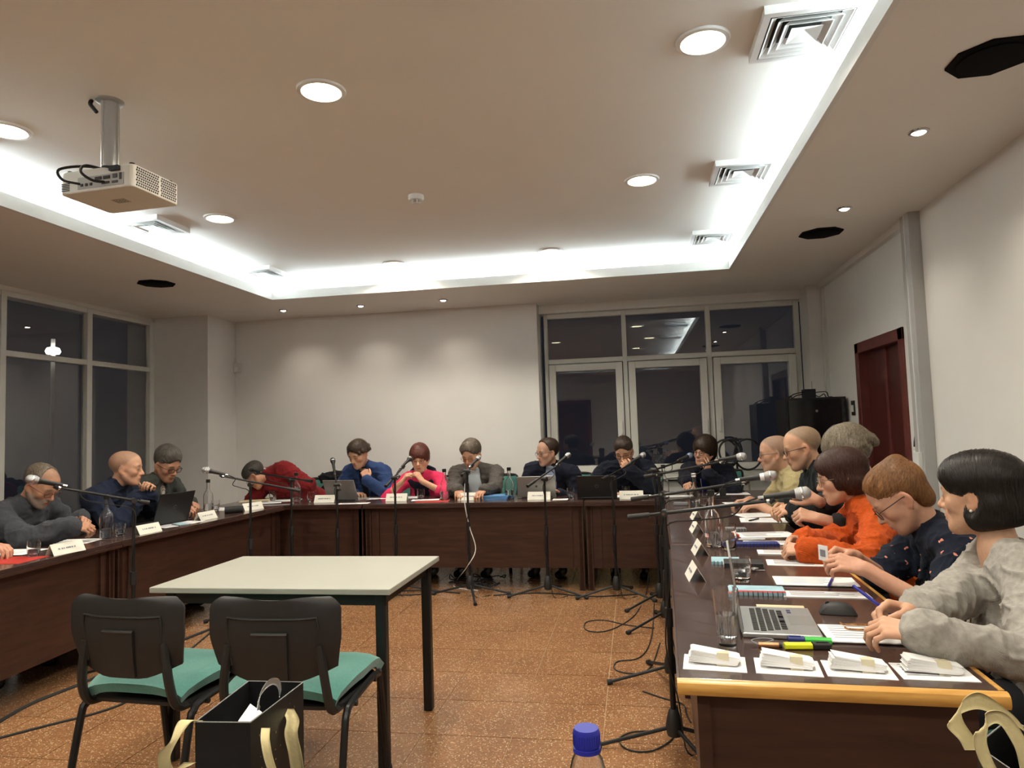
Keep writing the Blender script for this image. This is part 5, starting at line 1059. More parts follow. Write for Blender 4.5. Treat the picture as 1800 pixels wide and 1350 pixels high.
    red = np.exp(-((ax_-.045)**2+(z+.03)**2)/.0006)*(y > .02)*inh; mixc(.25*red, A(*skin)*A(1.08, .72, .66)); mixc(.3*np.exp(-(x**2+(z+.035)**2)/.00022)*(y > .08)*inh, A(*skin)*A(1.05, .72, .65)); mixc(.35*sm(.070, .080, ax_)*(np.abs(y) < .04)*inh, A(*skin)*A(1.05, .7, .62))
    lc = lips or A(*skin)*A(.92, .50, .48); mixc(.8*(1-sm(.6, 1.15, (x/.022)**2+((z+.068)/.0105)**2))*(y > .07)*inh, lc); mixc(.9*(1-sm(.5, 1.2, (x/.021)**2+((z+.0682)/.0022)**2))*(y > .07)*inh, A(*skin)*.28)
    if brow is not None: mixc(.85*(1-sm(.5, 1.3, ((ax_-.034)/.020)**2+((z-.0215-.004*np.cos((ax_-.034)*60))/.0052)**2))*(y > .05)*inh, brow)
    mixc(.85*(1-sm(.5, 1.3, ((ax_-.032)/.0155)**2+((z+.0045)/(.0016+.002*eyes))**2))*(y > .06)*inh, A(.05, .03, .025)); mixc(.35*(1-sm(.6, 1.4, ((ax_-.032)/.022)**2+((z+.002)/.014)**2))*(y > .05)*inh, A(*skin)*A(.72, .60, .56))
    if scalp:
        sc, dens, hl = scalp; nz = vnoise(V, 400, 2)*.25; w_ = sm(-.012, .012, z-hl(x, y))*inh*(y < .09); mixc(dens*np.clip(w_*(1+nz), 0, 1), sc)
    if beard:
        bc, dens = beard; w_ = sm(-.030, -.045, z+.35*(ax_-.03)*0)*(y > -.01)*inh*(z > -.122)*(1-(1-sm(.9, 1.4, (x/.024)**2+((z+.068)/.011)**2))); w_ = w_*np.where((z > -.05) & (ax_ > .03) & (y > .055), .15, 1); w_ = w_*np.where((z > -.05) & (ax_ < .012), .6, 1); mixc(dens*np.clip(w_*(1+.3*vnoise(V, 350, 4)), 0, 1), bc)
    hmask = np.zeros(len(V))
    for q in (1, -1): hmask = np.maximum(hmask, np.exp(-(np.linalg.norm(V-W[q], axis=1)/.13)**4))
    mixc(.22*hmask, A(*skin)*A(1.0, .72, .65))
    npmesh('body', V, F, M['skin'], t, col)
    if eyes > .5:
        for q in (-1, 1):
            c = H+B@(A(q*.032, .0785, -.002)*hs); e = MB().lathe([(.0001, -.0125*hs), (.009*hs, -.009*hs), (.0125*hs, 0), (.009*hs, .009*hs), (.0001, .0125*hs)], c, 14, np.stack([B[:, 0], B[:, 2], -B[:, 1]], 1)).build('eye', M['eye'], t, smooth=True)
            MB().lathe([(.0001, .0140*hs), (.0052*hs, .0118*hs), (.0052*hs, .010*hs)], c, 12, np.stack([B[:, 0], B[:, 2], B[:, 1]], 1)).build('iris', M['iris'], e, smooth=True)
    # ---- clothes
    far = np.linalg.norm(H-CAM) > 4.6; g = gres or (.0098 if far else .0070)
    def garment(nm, i, m, frac, cl=None, opening=None, cuffs=True, amp=.004, sub=None, boat=0., jacket=False, ai=.004, noarm=False):
        v = Vol(g*1.35 if noarm else g); torso(v, i); 
        for q in (() if noarm else (1, -1)):
            armp(v, q, i+ai, frac)
            if jacket: v.cap(S[q]+su*.016+sl*q*.03, S[q]+su*.010-sl*q*.010, .048+i, .044+i, .02)
            if cuffs and frac > .55:
                e = E[q]+(W[q]-E[q])*min(1, (frac-.5)*2); d = nrm(W[q]-E[q]); v.cap(e-d*.035, e-d*.004, .029+i+ai, .028+i+ai, .006)
        if cl:
            nd = nrm(H+B@A(0, -.03, -.07)*hs-N); c = N+su*.03+nd*cl[2]; R_ = frame(nd)
            for k in range(14):
                a0, a1 = 2*math.pi*k/14, 2*math.pi*(k+1)/14; q0 = c+cl[0]*(R_[:, 1]*math.cos(a0)+R_[:, 2]*math.sin(a0)); q1 = c+cl[0]*(R_[:, 1]*math.cos(a1)+R_[:, 2]*math.sin(a1)); v.cap(q0, q1, cl[1], None, .012)
        if boat: v.ell(N+su*.055+cf*.02, (boat, boat, .07), np.stack([sl, cf, su], 1), .012, 1)
        if opening:
            w0, w1, ln = opening; v.cap(N+cf*.09+su*.03, N-su*ln+cf*((.142+i+b_*.9)/1.28+.006), w0, w1, .010, None, 1)
            for q in (1, -1): v.cap(N-sl*q*(w0+.012)+cf*(.060)+su*.005, N-su*ln*.62-sl*q*((w0+w1)*.5+.020)+cf*((.142+i+b_*.9)/1.28-.002), .026, .016, .006, (cf, 2.6)); v.cap(N-sl*q*.055-cf*.03+su*.045, N-sl*q*(w0+.010)+cf*.055+su*.015, .018, .018, .010)
        if sub: sub(v, dict(N=N, su=su, cf=cf, sl=sl, S=S, E=E, W=W, H=H, B=B, pel=pel, tf=tf))
        v.run(); V, F = v.surf(); V, _ = wrinkle(V, F, amp, seed); return npmesh(nm, V, F, m, t)
    if under: garment(under.get('name', 'shirt'), under.get('i', .004), under['m'], under.get('frac', .9), under.get('cl'), None, True, .002, noarm=True)
    if top: garment(top['name'], top.get('i', .014), top['m'], sleeves, top.get('cl'), top.get('open'), top.get('cuffs', True), top.get('amp', .004), top.get('sub'), top.get('boat', 0.), top.get('jacket', False), top.get('ai', .006))
    if legs:
        v = Vol(.019); kn = {}; 
        for q in (1, -1):
            hp = pel-sl*q*.09; k_ = pel+tf*.43-sl*q*.13; k_[2] = .50; ft = k_+tf*(-.03 if pose_legs is None else pose_legs); ft[2] = .10; kn[q] = ft
            v.cap(hp, k_, .090, .065, .03); v.cap(k_, ft, .064, .050, .02)
        v.cap(pel+sl*.08, pel-sl*.08, .125, None, .04); v.run(); V, F = v.surf(); npmesh('trousers', V, F, tcol or M['trou'], t)
        for q in (1, -1):
            v = Vol(.014); ft = kn[q]; a0 = A(ft[0], ft[1], .045); v.cap(a0-tf*.03, a0+tf*.15-A(0, 0, .008), .042, .036, .02, (A(0, 0, 1), 1.0)); v.cap(a0, ft, .045, .048, .02); v.half(A(a0[0], a0[1], .002), A(0, 0, -1), .3); v.run(); V, F = v.surf(); V[:, 2] = np.maximum(V[:, 2], .001); npmesh('shoe', V, F, M['shoe'], t)
    if hairs: hair(t, hairs, H, B, hs, hairs.get('h', res), rg)
    if glass: glasses(t, H, B, hs, glass[0], *glass[1:])
    ctx = dict(t=t, N=N, su=su, cf=cf, sl=sl, S=S, E=E, W=W, H=H, B=B, pel=pel, tf=tf, hs=hs)
    if extra: extra(ctx)
    return ctx
M['trou'] = mat('dark trousers', (.012, .013, .018), .8, var=.15, vscale=40); M['shoe'] = mat('black shoe leather', (.010, .009, .009), .4, var=.1)
# ================================================================== THE PEOPLE
def cloth(nm, c, var=.12, vs_=90, bump=.25, bs=260, rough=.9, sheen=.04): return mat(nm, c, rough, var=var, vscale=vs_, bump=bump, bscale=bs, sheen=sheen, spec=.2)
def ribknit(nm, c, scale=70, st=.35, c2=None):
    m = cloth(nm, c, .18, 60, .0); nt = m.node_tree; N_ = nt.nodes; b = N_['Principled BSDF']; tc = N_.new('ShaderNodeTexCoord'); w_ = N_.new('ShaderNodeTexWave'); w_.wave_type = 'BANDS'; w_.bands_direction = 'DIAGONAL'; w_.inputs['Scale'].default_value = scale; w_.inputs['Distortion'].default_value = 2.5; w_.inputs['Detail'].default_value = 2
    nt.links.new(tc.outputs['Object'], w_.inputs[0]); n2 = N_.new('ShaderNodeTexNoise'); n2.inputs['Scale'].default_value = 420; nt.links.new(tc.outputs['Object'], n2.inputs[0]); ad = N_.new('ShaderNodeMath'); ad.operation = 'ADD'; nt.links.new(w_.outputs['Fac'], ad.inputs[0]); nt.links.new(n2.outputs[0], ad.inputs[1])
    bp = N_.new('ShaderNodeBump'); bp.inputs['Strength'].default_value = st; bp.inputs['Distance'].default_value = .004; nt.links.new(ad.outputs[0], bp.inputs['Height']); nt.links.new(bp.outputs[0], b.inputs['Normal']); return m
def floral(nm):
    m = cloth(nm, (.010, .014, .026), .1); nt = m.node_tree; N_ = nt.nodes; L_ = nt.links; b = N_['Principled BSDF']; tc = N_.new('ShaderNodeTexCoord'); no = N_.new('ShaderNodeTexNoise'); no.inputs['Scale'].default_value = 45; L_.new(tc.outputs['Object'], no.inputs[0])
    mx = N_.new('ShaderNodeMix'); mx.data_type = 'RGBA'; mx.inputs[0].default_value = .03; L_.new(tc.outputs['Object'], mx.inputs[6]); L_.new(no.outputs['Color'], mx.inputs[7])
    v = N_.new('ShaderNodeTexVoronoi'); v.inputs['Scale'].default_value = 27; L_.new(mx.outputs[2], v.inputs[0]); lt = N_.new('ShaderNodeMath'); lt.operation = 'LESS_THAN'; lt.inputs[1].default_value = .20; L_.new(v.outputs['Distance'], lt.inputs[0])
    sp = N_.new('ShaderNodeSeparateColor'); L_.new(v.outputs['Color'], sp.inputs[0]); gt = N_.new('ShaderNodeMath'); gt.operation = 'GREATER_THAN'; gt.inputs[1].default_value = .45; L_.new(sp.outputs[0], gt.inputs[0]); mu = N_.new('ShaderNodeMath'); mu.operation = 'MULTIPLY'; L_.new(lt.outputs[0], mu.inputs[0]); L_.new(gt.outputs[0], mu.inputs[1])
    old = b.inputs['Base Color'].links[0].from_socket; m2 = N_.new('ShaderNodeMix'); m2.data_type = 'RGBA'; L_.new(mu.outputs[0], m2.inputs[0]); L_.new(old, m2.inputs[6]); m2.inputs[7].default_value = (.75, .28, .20, 1); L_.new(m2.outputs[2], b.inputs['Base Color']); return m
def striped(nm, c1, c2, sc=90):
    m = cloth(nm, c1, .05); nt = m.node_tree; N_ = nt.nodes; tc = N_.new('ShaderNodeTexCoord'); w_ = N_.new('ShaderNodeTexWave'); w_.bands_direction = 'X'; w_.inputs['Scale'].default_value = sc; nt.links.new(tc.outputs['Object'], w_.inputs[0]); mx = N_.new('ShaderNodeMix'); mx.data_type = 'RGBA'; nt.links.new(w_.outputs['Fac'], mx.inputs[0]); mx.inputs[6].default_value = (*c1, 1); mx.inputs[7].default_value = (*c2, 1); nt.links.new(mx.outputs[2], N_['Principled BSDF'].inputs['Base Color']); return m
HM = dict(brown=hairmat('dark brown hair', (.018, .011, .007), (.06, .036, .022)), black=hairmat('black hair', (.008, .006, .005), (.022, .016, .012), .35), grey=hairmat('grey hair', (.10, .09, .08), (.26, .24, .21)), dgrey=hairmat('dark grey hair', (.035, .03, .027), (.12, .105, .09)), ginger=hairmat('ginger hair', (.13, .052, .016), (.30, .14, .05)), red=hairmat('red brown hair', (.05, .014, .010), (.17, .05, .035)), auburn=hairmat('auburn hair', (.022, .009, .006), (.075, .030, .018)), salt=hairmat('salt and pepper curls', (.10, .08, .055), (.33, .28, .20)), mixed=hairmat('greying brown hair', (.05, .036, .025), (.20, .16, .12)))
GB = mat('black spectacle frame', (.012, .011, .010), .3, var=.1); GT = M['tort']; GM = mat('thin metal spectacle frame', (.22, .19, .16), .3, metal=.8, var=.05)
GR = mat('red spectacle frame', (.12, .03, .02), .3, var=.1)
NH = .205
def NK(H, d, dz=NH): return np.asarray(H)+A(d[0], d[1], -dz)
chairs_for = []
def seat(c, k=.07, az=None):
    p = c['pel']+c['tf']*k; a = math.atan2(c['tf'][1], c['tf'][0])-math.pi/2; chairs_for.append((p, a))
HL = lambda x, y: -.03+.10*np.clip((y+.03)/.07, 0, 1)+.9*np.clip(y-.04, 0, 1)+0*x
crew = (.060, .0105, .012); shirtc = (.056, .010, .022)
side_fringe = lambda z0, sl_: (lambda x, y: z0+sl_*(y+.02))
bald = lambda x, y: np.where(y > .0, .10+.0*y, -.06+.55*np.clip(y+.06, 0, 1)*0)+0*x
# P1 bearded man, left
H = U(72, 853, x=-3.80)
c = person('bearded man in dark grey sweater looking down at the left edge', H, 2, 34, taz=0, N=H+A(-.12, 0, -.135), pel=A(H[0]-.36, H[1]+.02, .55), hs=1.06, sw=.20, bulk=.035,
  RW=U(124, 927, z=.85), LW=U(140, 912, z=.86), RE=(-.2, -.7, -.7), LE=(-.2, .6, -.7), RH=((.75, .45, -.05), (-.2, .5, -.8), 0), LH=((.85, -.35, -.05), (-.2, -.5, -.8), 0), rcurl=(45, 55, 35), lcurl=(45, 55, 35),
  skin=(.52, .29, .20), top=dict(name='sweater', m=cloth('dark grey wool', (.050, .052, .060)), cl=crew, i=.022, amp=.008, ai=.010), under=dict(m=striped('checked collar shirt', (.25, .24, .2), (.06, .07, .08)), cl=shirtc),
  scalp=((.17, .10, .065), .55, HL), beard=((.30, .25, .21), .8), brow=(.12, .09, .07), glass=(GR, 'rect', .024, .016, .0016), eyes=.2,
  hairs=dict(ks=.02, add=SHORT(.005, .002), sub=[((0, .092, .045), (.080, .115, .115)), LOWF]+EARM, cut=[NAPE], mat=HM['mixed'], flow=flow_crown(), n=600, rad=.0012, steps=4, seg=.007), res=.0055); seat(c)
# P2 bald man, left
H = U(222, 823, x=-3.80)
c = person('shaven headed man in navy sweater with clasped hands beside the black laptop', H, 24, 6, taz=5, N=H+A(-.09, -.02, -.155), pel=A(H[0]-.33, H[1]-.02, .55), hs=1.07, sw=.20, bulk=.03,
  RW=U(243, 876, x=-3.66), LW=U(262, 872, x=-3.60), RE=(.1, -.5, -.8), LE=(.1, .5, -.8), RH=((.35, .35, .75), (.2, .8, -.2), 0), LH=((.25, -.15, .8), (.1, -.9, -.1), 0), rcurl=(55, 70, 40), lcurl=(60, 75, 40),
  skin=(.62, .37, .27), top=dict(name='sweater', m=cloth('navy wool', (.012, .017, .036)), cl=crew, i=.022, amp=.008, ai=.010), scalp=((.20, .12, .085), .55, HL), brow=(.22, .13, .08), eyes=.7, res=.0055); seat(c)
# P3
H = U(293, 817, x=-3.80)
c = person('man with dark hair, glasses and grey zip cardigan before the pillar', H, -12, 26, taz=-2, N=H+A(-.10, 0, -.150), pel=A(H[0]-.34, H[1]+.02, .55), hs=1.06, sw=.20, bulk=.03,
  RW=U(312, 893, z=.84), LW=U(332, 884, z=.84), RE=(-.2, -.7, -.6), LE=(-.2, .7, -.6), RH=((.9, .2, -.1), (0, .4, -.9), 0), LH=((.9, -.3, -.1), (0, -.4, -.9), 0), rcurl=(40, 50, 30), lcurl=(40, 50, 30),
  skin=(.50, .28, .20), top=dict(name='cardigan', m=cloth('dark grey green knit', (.048, .052, .046)), cl=(.064, .014, .015), open=(.034, .016, .24), i=.022, amp=.008, ai=.010), under=dict(m=striped('striped shirt', (.5, .48, .42), (.2, .13, .1), 120), cl=shirtc), brow=(.03, .025, .02), glass=(GB, 'rect', .025, .017, .0022), eyes=.2,
  hairs=dict(add=SHORT(.007, .034), sub=[FACEM, LOWF]+EARM, cut=[NAPE], mat=HM['dgrey'], flow=flow_dir((.3, -.8, .3)), n=700, rad=.0014, steps=6, seg=.010), res=.0055); seat(c)
# P4 leaning man in red
H = U(449, 836, y=6.52); N4 = U(474, 836, y=6.60)
def red_extra(q): pass
c = person('grey haired man in red sweater leaning far over sideways', H, 188, 50, 0, taz=-110, N=N4, pel=A(-3.25, 7.0, .55), hs=1.0, sw=.185, bulk=.035, RW=A(-3.78, 6.80, .60), LW=U(546, 872, y=6.72)-A(0, 0, .12), RE=(-.4, -.3, -.6), LE=(1, .1, -.1),
  skin=(.55, .29, .20), top=dict(name='sweater', m=cloth('dark red wool', (.20, .016, .018)), i=.022, ai=.010, amp=.008, cl=(.060, .010, .0)), under=dict(m=M['paper'], cl=(.060, .011, .020)), brow=(.1, .08, .07), glass=(GM, 'rect', .024, .016, .0014), eyes=.2,
  hairs=dict(add=SHORT(.010, .018), sub=[FACEM, LOWF]+EARM, cut=[NAPE], mat=HM['dgrey'], flow=flow_crown(), n=900, rad=.0013, steps=5, seg=.010), res=.0055); seat(c)
# P5 curly man in blue suit
H = U(630, 799, y=6.58)
c = person('young man with dark curls in blue suit, fist at his chin', H, -108, 24, 4, taz=-95, N=H+A(.03, .11, -.145), pel=A(H[0]+.05, 6.98, .55), hs=1.03, sw=.185, bulk=.012,
  LW=U(645, 843, y=6.43), LE=(.6, -.2, -.8), LH=((-.35, .15, .85), (-.4, .9, -.1), 0), lcurl=(75, 85, 50), RW=U(622, 880, y=6.50)+A(0, 0, .06), RE=(-.8, .0, -.6),
  skin=(.60, .36, .26), top=dict(name='suit_jacket', m=cloth('blue suit cloth', (.026, .050, .135), .1), open=(.050, .022, .32), i=.020, ai=.002, jacket=True, amp=.007), under=dict(m=cloth('dark navy shirt', (.010, .012, .022)), cl=shirtc), brow=(.02, .014, .01), eyes=.2,
  hairs=dict(add=SHORT(.008, .024), sub=[FACEM, LOWF]+EARM, cut=[NAPE], curl=260, cr=1.13, fz=.075, mat=HM['brown'], flow=flow_crown(), n=500, rad=.0016, steps=5, seg=.007, wob=1.1, lift=.004), res=.005); seat(c)
# P6 woman in pink
H = U(738, 808, y=6.58)
M['scarf'] = cloth('navy scarf', (.008, .009, .018), .2, 30)
def scarf(q):
    v = Vol(.007); N_, su, cf, sl = q['N'], q['su'], q['cf'], q['sl']; c_ = N_+su*.02
    for k in range(16):
        a0, a1 = 2*math.pi*k/16, 2*math.pi*(k+1)/16; f = lambda a: c_+.092*(sl*math.cos(a)*1.25+cf*math.sin(a)*1.0)-su*(.03+.035*math.sin(a)); v.cap(f(a0), f(a1), .034, None, .02)
    for s_ in (-1, 1): v.cap(c_+cf*.10-su*.05+sl*s_*.03, N_-su*.30+cf*.155+sl*s_*.045, .038, .042, .02, (cf, 1.8))
    v.run(); V, F = v.surf(); V, _ = wrinkle(V, F, .006, 4); npmesh('scarf', V, F, M['scarf'], q['t'])
c = person('woman in bright pink top and navy scarf with raised fingertips', H, -84, 8, 4, taz=-92, N=H+A(0, .08, -.165), pel=A(H[0], 6.98, .55), hs=1.0, sw=.17, fem=1, bulk=.02, sleeves=.62,
  RW=U(706, 848, y=6.40), LW=U(742, 846, y=6.40), RE=(-.8, -.1, -.7), LE=(.9, -.1, -.6), RH=((.55, .05, .75), (.6, .4, -.5), 0), LH=((-.55, .05, .75), (-.6, .4, -.5), 0), rcurl=(45, 45, 25), lcurl=(45, 45, 25),
  skin=(.66, .40, .29), top=dict(name='blouse', m=cloth('bright pink jersey', (.68, .035, .11), .08), cl=(.06, .008, .005), cuffs=False, i=.012), brow=(.12, .06, .04), glass=(GR, 'round', .022, .018, .0014), eyes=.9, lips=(.5, .15, .14),
  hairs=dict(add=CAP(.020, 0, .02)+[((0, .035, .065), (.072, .060, .045)), ((0, -.05, -.01), (.082, .062, .07))], sub=[((0, .135, -.05), (.072, .075, .098)), ((0, .10, -.10), (.14, .09, .09))], cut=[((0, -.05, -.07), (0, .2, -1))], mat=HM['red'], flow=flow_part(-.02, .1), n=900, rad=.0016, steps=7, seg=.010), extra=scarf, res=.005); seat(c)
# P7 chairman in grey blazer
H = U(829, 800, y=6.58)
c = person('man with grey brown hair in grey blazer speaking at the microphone', H, -104, 20, 4, taz=-92, N=H+A(.015, .105, -.145), pel=A(H[0]+.01, 6.98, .55), hs=1.04, sw=.20, bulk=.032,
  RW=U(806, 862, z=.83), LW=U(851, 862, z=.83), RE=(-.6, .5, -.7), LE=(.6, .5, -.7), RH=((.25, -.9, -.25), (.1, -.2, -1), 0), LH=((-.25, -.9, -.25), (-.1, -.2, -1), 0), rcurl=(30, 45, 25), lcurl=(30, 45, 25),
  skin=(.56, .32, .23), top=dict(name='blazer', m=cloth('grey tweed', (.085, .074, .066), .15), open=(.064, .085, .42), i=.020, ai=.002, jacket=True, amp=.007), under=dict(m=striped('pale blue shirt', (.62, .66, .68), (.50, .56, .60), 60), cl=shirtc), brow=(.10, .075, .06), glass=(GT, 'round', .024, .019, .0018), eyes=.2, beard=((.42, .30, .24), .25),
  hairs=dict(add=SHORT(.012, .030)+[((-.02, .03, .080), (.06, .055, .035))], sub=[FACEM, ((0, .10, -.12), (.14, .09, .10))]+[((q_*.088, .010, -.030), (.030, .028, .035)) for q_ in (-1, 1)], cut=[NAPE], mat=HM['mixed'], flow=flow_part(.025, .4), n=900, rad=.0016, steps=6, seg=.012), res=.005); seat(c)
# P8 navy blazer
H = U(962, 795, y=6.58)
c = person('balding man with round glasses in navy blazer looking left', H, -142, 8, 0, taz=-98, N=H+A(.03, .08, -.155), pel=A(H[0]+.03, 6.98, .55), hs=1.0, sw=.20, bulk=.03,
  RW=U(935, 876, y=6.45)+A(0, 0, .02), LW=U(985, 872, y=6.45)+A(0, 0, .02), RE=(-.6, .5, -.7), LE=(.6, .5, -.7), skin=(.60, .36, .27), top=dict(name='blazer', m=cloth('navy blazer cloth', (.011, .013, .024), .1), open=(.060, .060, .42), i=.020, ai=.002, jacket=True, amp=.006), under=dict(m=cloth('light blue shirt', (.36, .44, .60), .05), cl=shirtc), brow=(.08, .05, .035), glass=(GB, 'round', .022, .020, .0018), eyes=.7, beard=((.3, .2, .15), .2),
  hairs=dict(add=CAP(.010), sub=[((0, .10, .02), (.105, .115, .105)), LOWF]+EARS, cut=[NAPE], mat=HM['brown'], flow=flow_dir((0, -.6, -.8)), n=600, rad=.0014, steps=5, seg=.010), scalp=((.25, .16, .11), .4, lambda x, y: .03-.6*(y+.0)+0*x), res=.005); seat(c)
# P9 hand over mouth
H = U(1097, 794, y=6.58)
c = person('man with glasses in dark navy sweater covering his mouth with a hand', H, -102, 24, 3, taz=-92, N=H+A(.015, .105, -.145), pel=A(H[0]+.02, 6.98, .55), hs=1.0, sw=.195, bulk=.025,
  LW=U(1109, 829, y=6.41), LE=(.7, -.3, -.8), LH=((-.62, .12, .70), (-.1, .95, .15), 0), lcurl=(48, 58, 35), RW=U(1075, 880, y=6.5)+A(0, 0, .06), RE=(-.8, .0, -.6),
  skin=(.60, .36, .26), top=dict(name='sweater', m=cloth('dark navy knit', (.009, .011, .020), .15), cl=crew, i=.024, ai=.012, amp=.008), under=dict(m=cloth('pale collar', (.55, .55, .55), .05), cl=(.055, .010, .028)), brow=(.025, .018, .012), glass=(GB, 'rect', .024, .017, .0018), eyes=.2,
  hairs=dict(add=SHORT(.006, .018), sub=[FACEM, LOWF]+EARM, cut=[NAPE], mat=HM['brown'], flow=flow_dir((.4, -.5, .5)), n=800, rad=.0014, steps=5, seg=.010), res=.005); seat(c)
# P10 lanyard woman
H = U(1238, 795, y=6.62)
def lanyard(q):
    N_, su, cf, sl = q['N'], q['su'], q['cf'], q['sl']; b = MB()
    for s_ in (-1, 1): b.tube(smoothpath([N_+sl*s_*.06+su*.02+cf*.02, N_+sl*s_*.05-su*.06+cf*.125, N_+sl*s_*.02-su*.17+cf*.185, N_-su*.20+cf*.192], 5), .0025, 5)
    o = b.build('lanyard', mat('pale cord', (.5, .52, .6), .6, var=.05), q['t'], smooth='auto'); MB().box(N_-su*.23+cf*.196, (.03, .005, .05), np.stack([sl, cf, su], 1)).build('badge', M['paper'], o)
c = person('woman with dark bob and glasses in navy cardigan, fingers at her cheek', H, -128, 0, -4, taz=-100, N=H+A(.03, .08, -.155), pel=A(H[0]+.05, 7.0, .55), hs=1.0, sw=.17, fem=1, bulk=.025,
  LW=U(1246, 836, y=6.48), LE=(.8, -.2, -.7), LH=((-.15, .12, .95), (-.5, .85, .1), 0), lcurl=((5, 12, 8), (12, 25, 15), (35, 45, 30), (45, 55, 30)), RW=U(1212, 866, z=.82), RE=(-.7, .2, -.6), RH=((-.3, -.85, -.2), (.3, -.2, -.9), 0), rcurl=(45, 50, 30),
  skin=(.58, .35, .26), top=dict(name='cardigan', m=cloth('navy cardigan knit', (.008, .009, .018), .15), open=(.055, .060, .42), i=.022, ai=.012, amp=.008), under=dict(name='blouse', m=cloth('royal blue blouse', (.010, .018, .15), .08), cl=(.062, .008, -.005)), brow=(.03, .02, .015), glass=(GB, 'rect', .023, .018, .0018), eyes=.9, lips=(.45, .17, .14),
  hairs=dict(add=CAP(.022, 0, .02)+[((0, -.045, -.005), (.092, .075, .085)), ((0, .03, .068), (.074, .062, .045))], sub=[((0, .14, -.055), (.070, .082, .100)), ((0, .12, -.12), (.10, .10, .09))], cut=[((0, 0, -.072), (0, .1, -1))], mat=HM['brown'], flow=flow_part(.02, .15), n=1000, rad=.0015, steps=8, seg=.011), extra=lanyard, res=.005); seat(c)
# P11 beige t-shirt
H = U(1362, 797, x=.98)
c = person('bald man with glasses in beige t-shirt at the far end of the right table', H, 172, 8, 0, taz=178, N=H+A(.09, .0, -.165), pel=A(H[0]+.32, H[1]+.02, .55), hs=1.02, sw=.195, bulk=.03, sleeves=.38,
  LW=U(1335, 888, z=.80), RW=U(1318, 879, z=.80), RE=(.2, .7, -.7), LE=(.2, -.6, -.7), LH=((-.95, .1, -.1), (0, .1, -1), 0), RH=((-.95, -.1, -.1), (0, -.1, -1), 0), skin=(.58, .36, .27), top=dict(name='t_shirt', m=cloth('beige cotton', (.40, .33, .17), .06), cl=crew, cuffs=False, i=.022, ai=.014, amp=.007),
  scalp=((.20, .14, .10), .65, HL), beard=((.35, .24, .18), .35), brow=(.2, .13, .09), glass=(GB, 'rect', .023, .015, .0016), eyes=.6, res=.005); seat(c)
# P12 smiling bald man
H = U(1410, 787, x=1.00)
def watch(q):
    W_, E_ = q['W'][-1], q['E'][-1]; d = nrm(W_-E_); R_ = frame(d); c_ = W_-d*.035; o = MB().tube([c_+.034*(R_[:, 1]*math.cos(a)+R_[:, 2]*math.sin(a)) for a in np.linspace(0, 2*math.pi, 18, endpoint=False)], .008, 6, True).build('wrist_watch', M['blackp'], q['t'], smooth='auto'); MB().cyl(c_+R_[:, 2]*.034, c_+R_[:, 2]*.046, .020, 14).build('watch_case', M['black'], o)
c = person('smiling bald man with glasses in dark jacket beside the beige t-shirt man', H, 174, 16, 0, taz=178, N=H+A(.10, -.01, -.155), pel=A(H[0]+.32, H[1], .55), hs=1.03, sw=.20, bulk=.03,
  LW=U(1404, 897, y=4.15), RW=U(1390, 890, y=4.40), RE=(.2, .7, -.7), LE=(.2, -.7, -.7), LH=((-.9, .2, .0), (0, .5, -.8), 0), RH=((-.9, -.2, .0), (0, -.5, -.8), 0), lcurl=(40, 50, 30), rcurl=(40, 50, 30), skin=(.62, .38, .27), top=dict(name='jacket', m=cloth('black green jacket cloth', (.012, .016, .017), .1), cl=(.066, .013, .008), i=.024, ai=.010, amp=.008),
  scalp=((.18, .14, .09), .75, lambda x, y: HL(x, y+.03)), beard=((.36, .24, .18), .25), brow=(.2, .14, .1), glass=(GB, 'rect', .024, .016, .0022), eyes=.5, extra=watch, lips=(.45, .2, .17), res=.005, under=dict(m=cloth('navy polo collar', (.015, .022, .05)), cl=(.056, .011, .02))); seat(c)
# P13 curly person behind
H = U(1490, 799, x=1.16)
c = person('person with curly salt and pepper hair behind the woman in orange', H, 168, 22, 0, taz=176, N=H+A(.09, 0, -.165), pel=A(H[0]+.30, H[1], .55), hs=1.05, sw=.19, bulk=.02,
  RW=U(1436, 880, y=3.95), LW=U(1440, 912, y=3.72), RE=(.2, .6, -.7), LE=(.2, -.6, -.7), LH=((-.8, .1, .2), (0, .6, -.7), 0), RH=((-.7, .1, .5), (0, .5, -.6), 0), lcurl=(60, 70, 40), rcurl=(60, 70, 40), skin=(.58, .36, .27), sleeves=.8, top=dict(name='sweater', m=cloth('dark charcoal knit', (.018, .018, .018)), cl=crew, cuffs=False, i=.016), brow=(.15, .11, .08), eyes=.2,
  hairs=dict(add=CAP(.018, .004, .02), sub=[FACE, ((0, .10, -.10), (.12, .09, .10))], cut=[((0, -.05, -.055), (0, .25, -1))], curl=300, cr=1.16, fz=.065, cs=(.013, .024), mat=HM['salt'], flow=flow_crown(), n=1900, rad=.0011, steps=9, seg=.007, wob=.75, lift=.003), res=.005); seat(c)
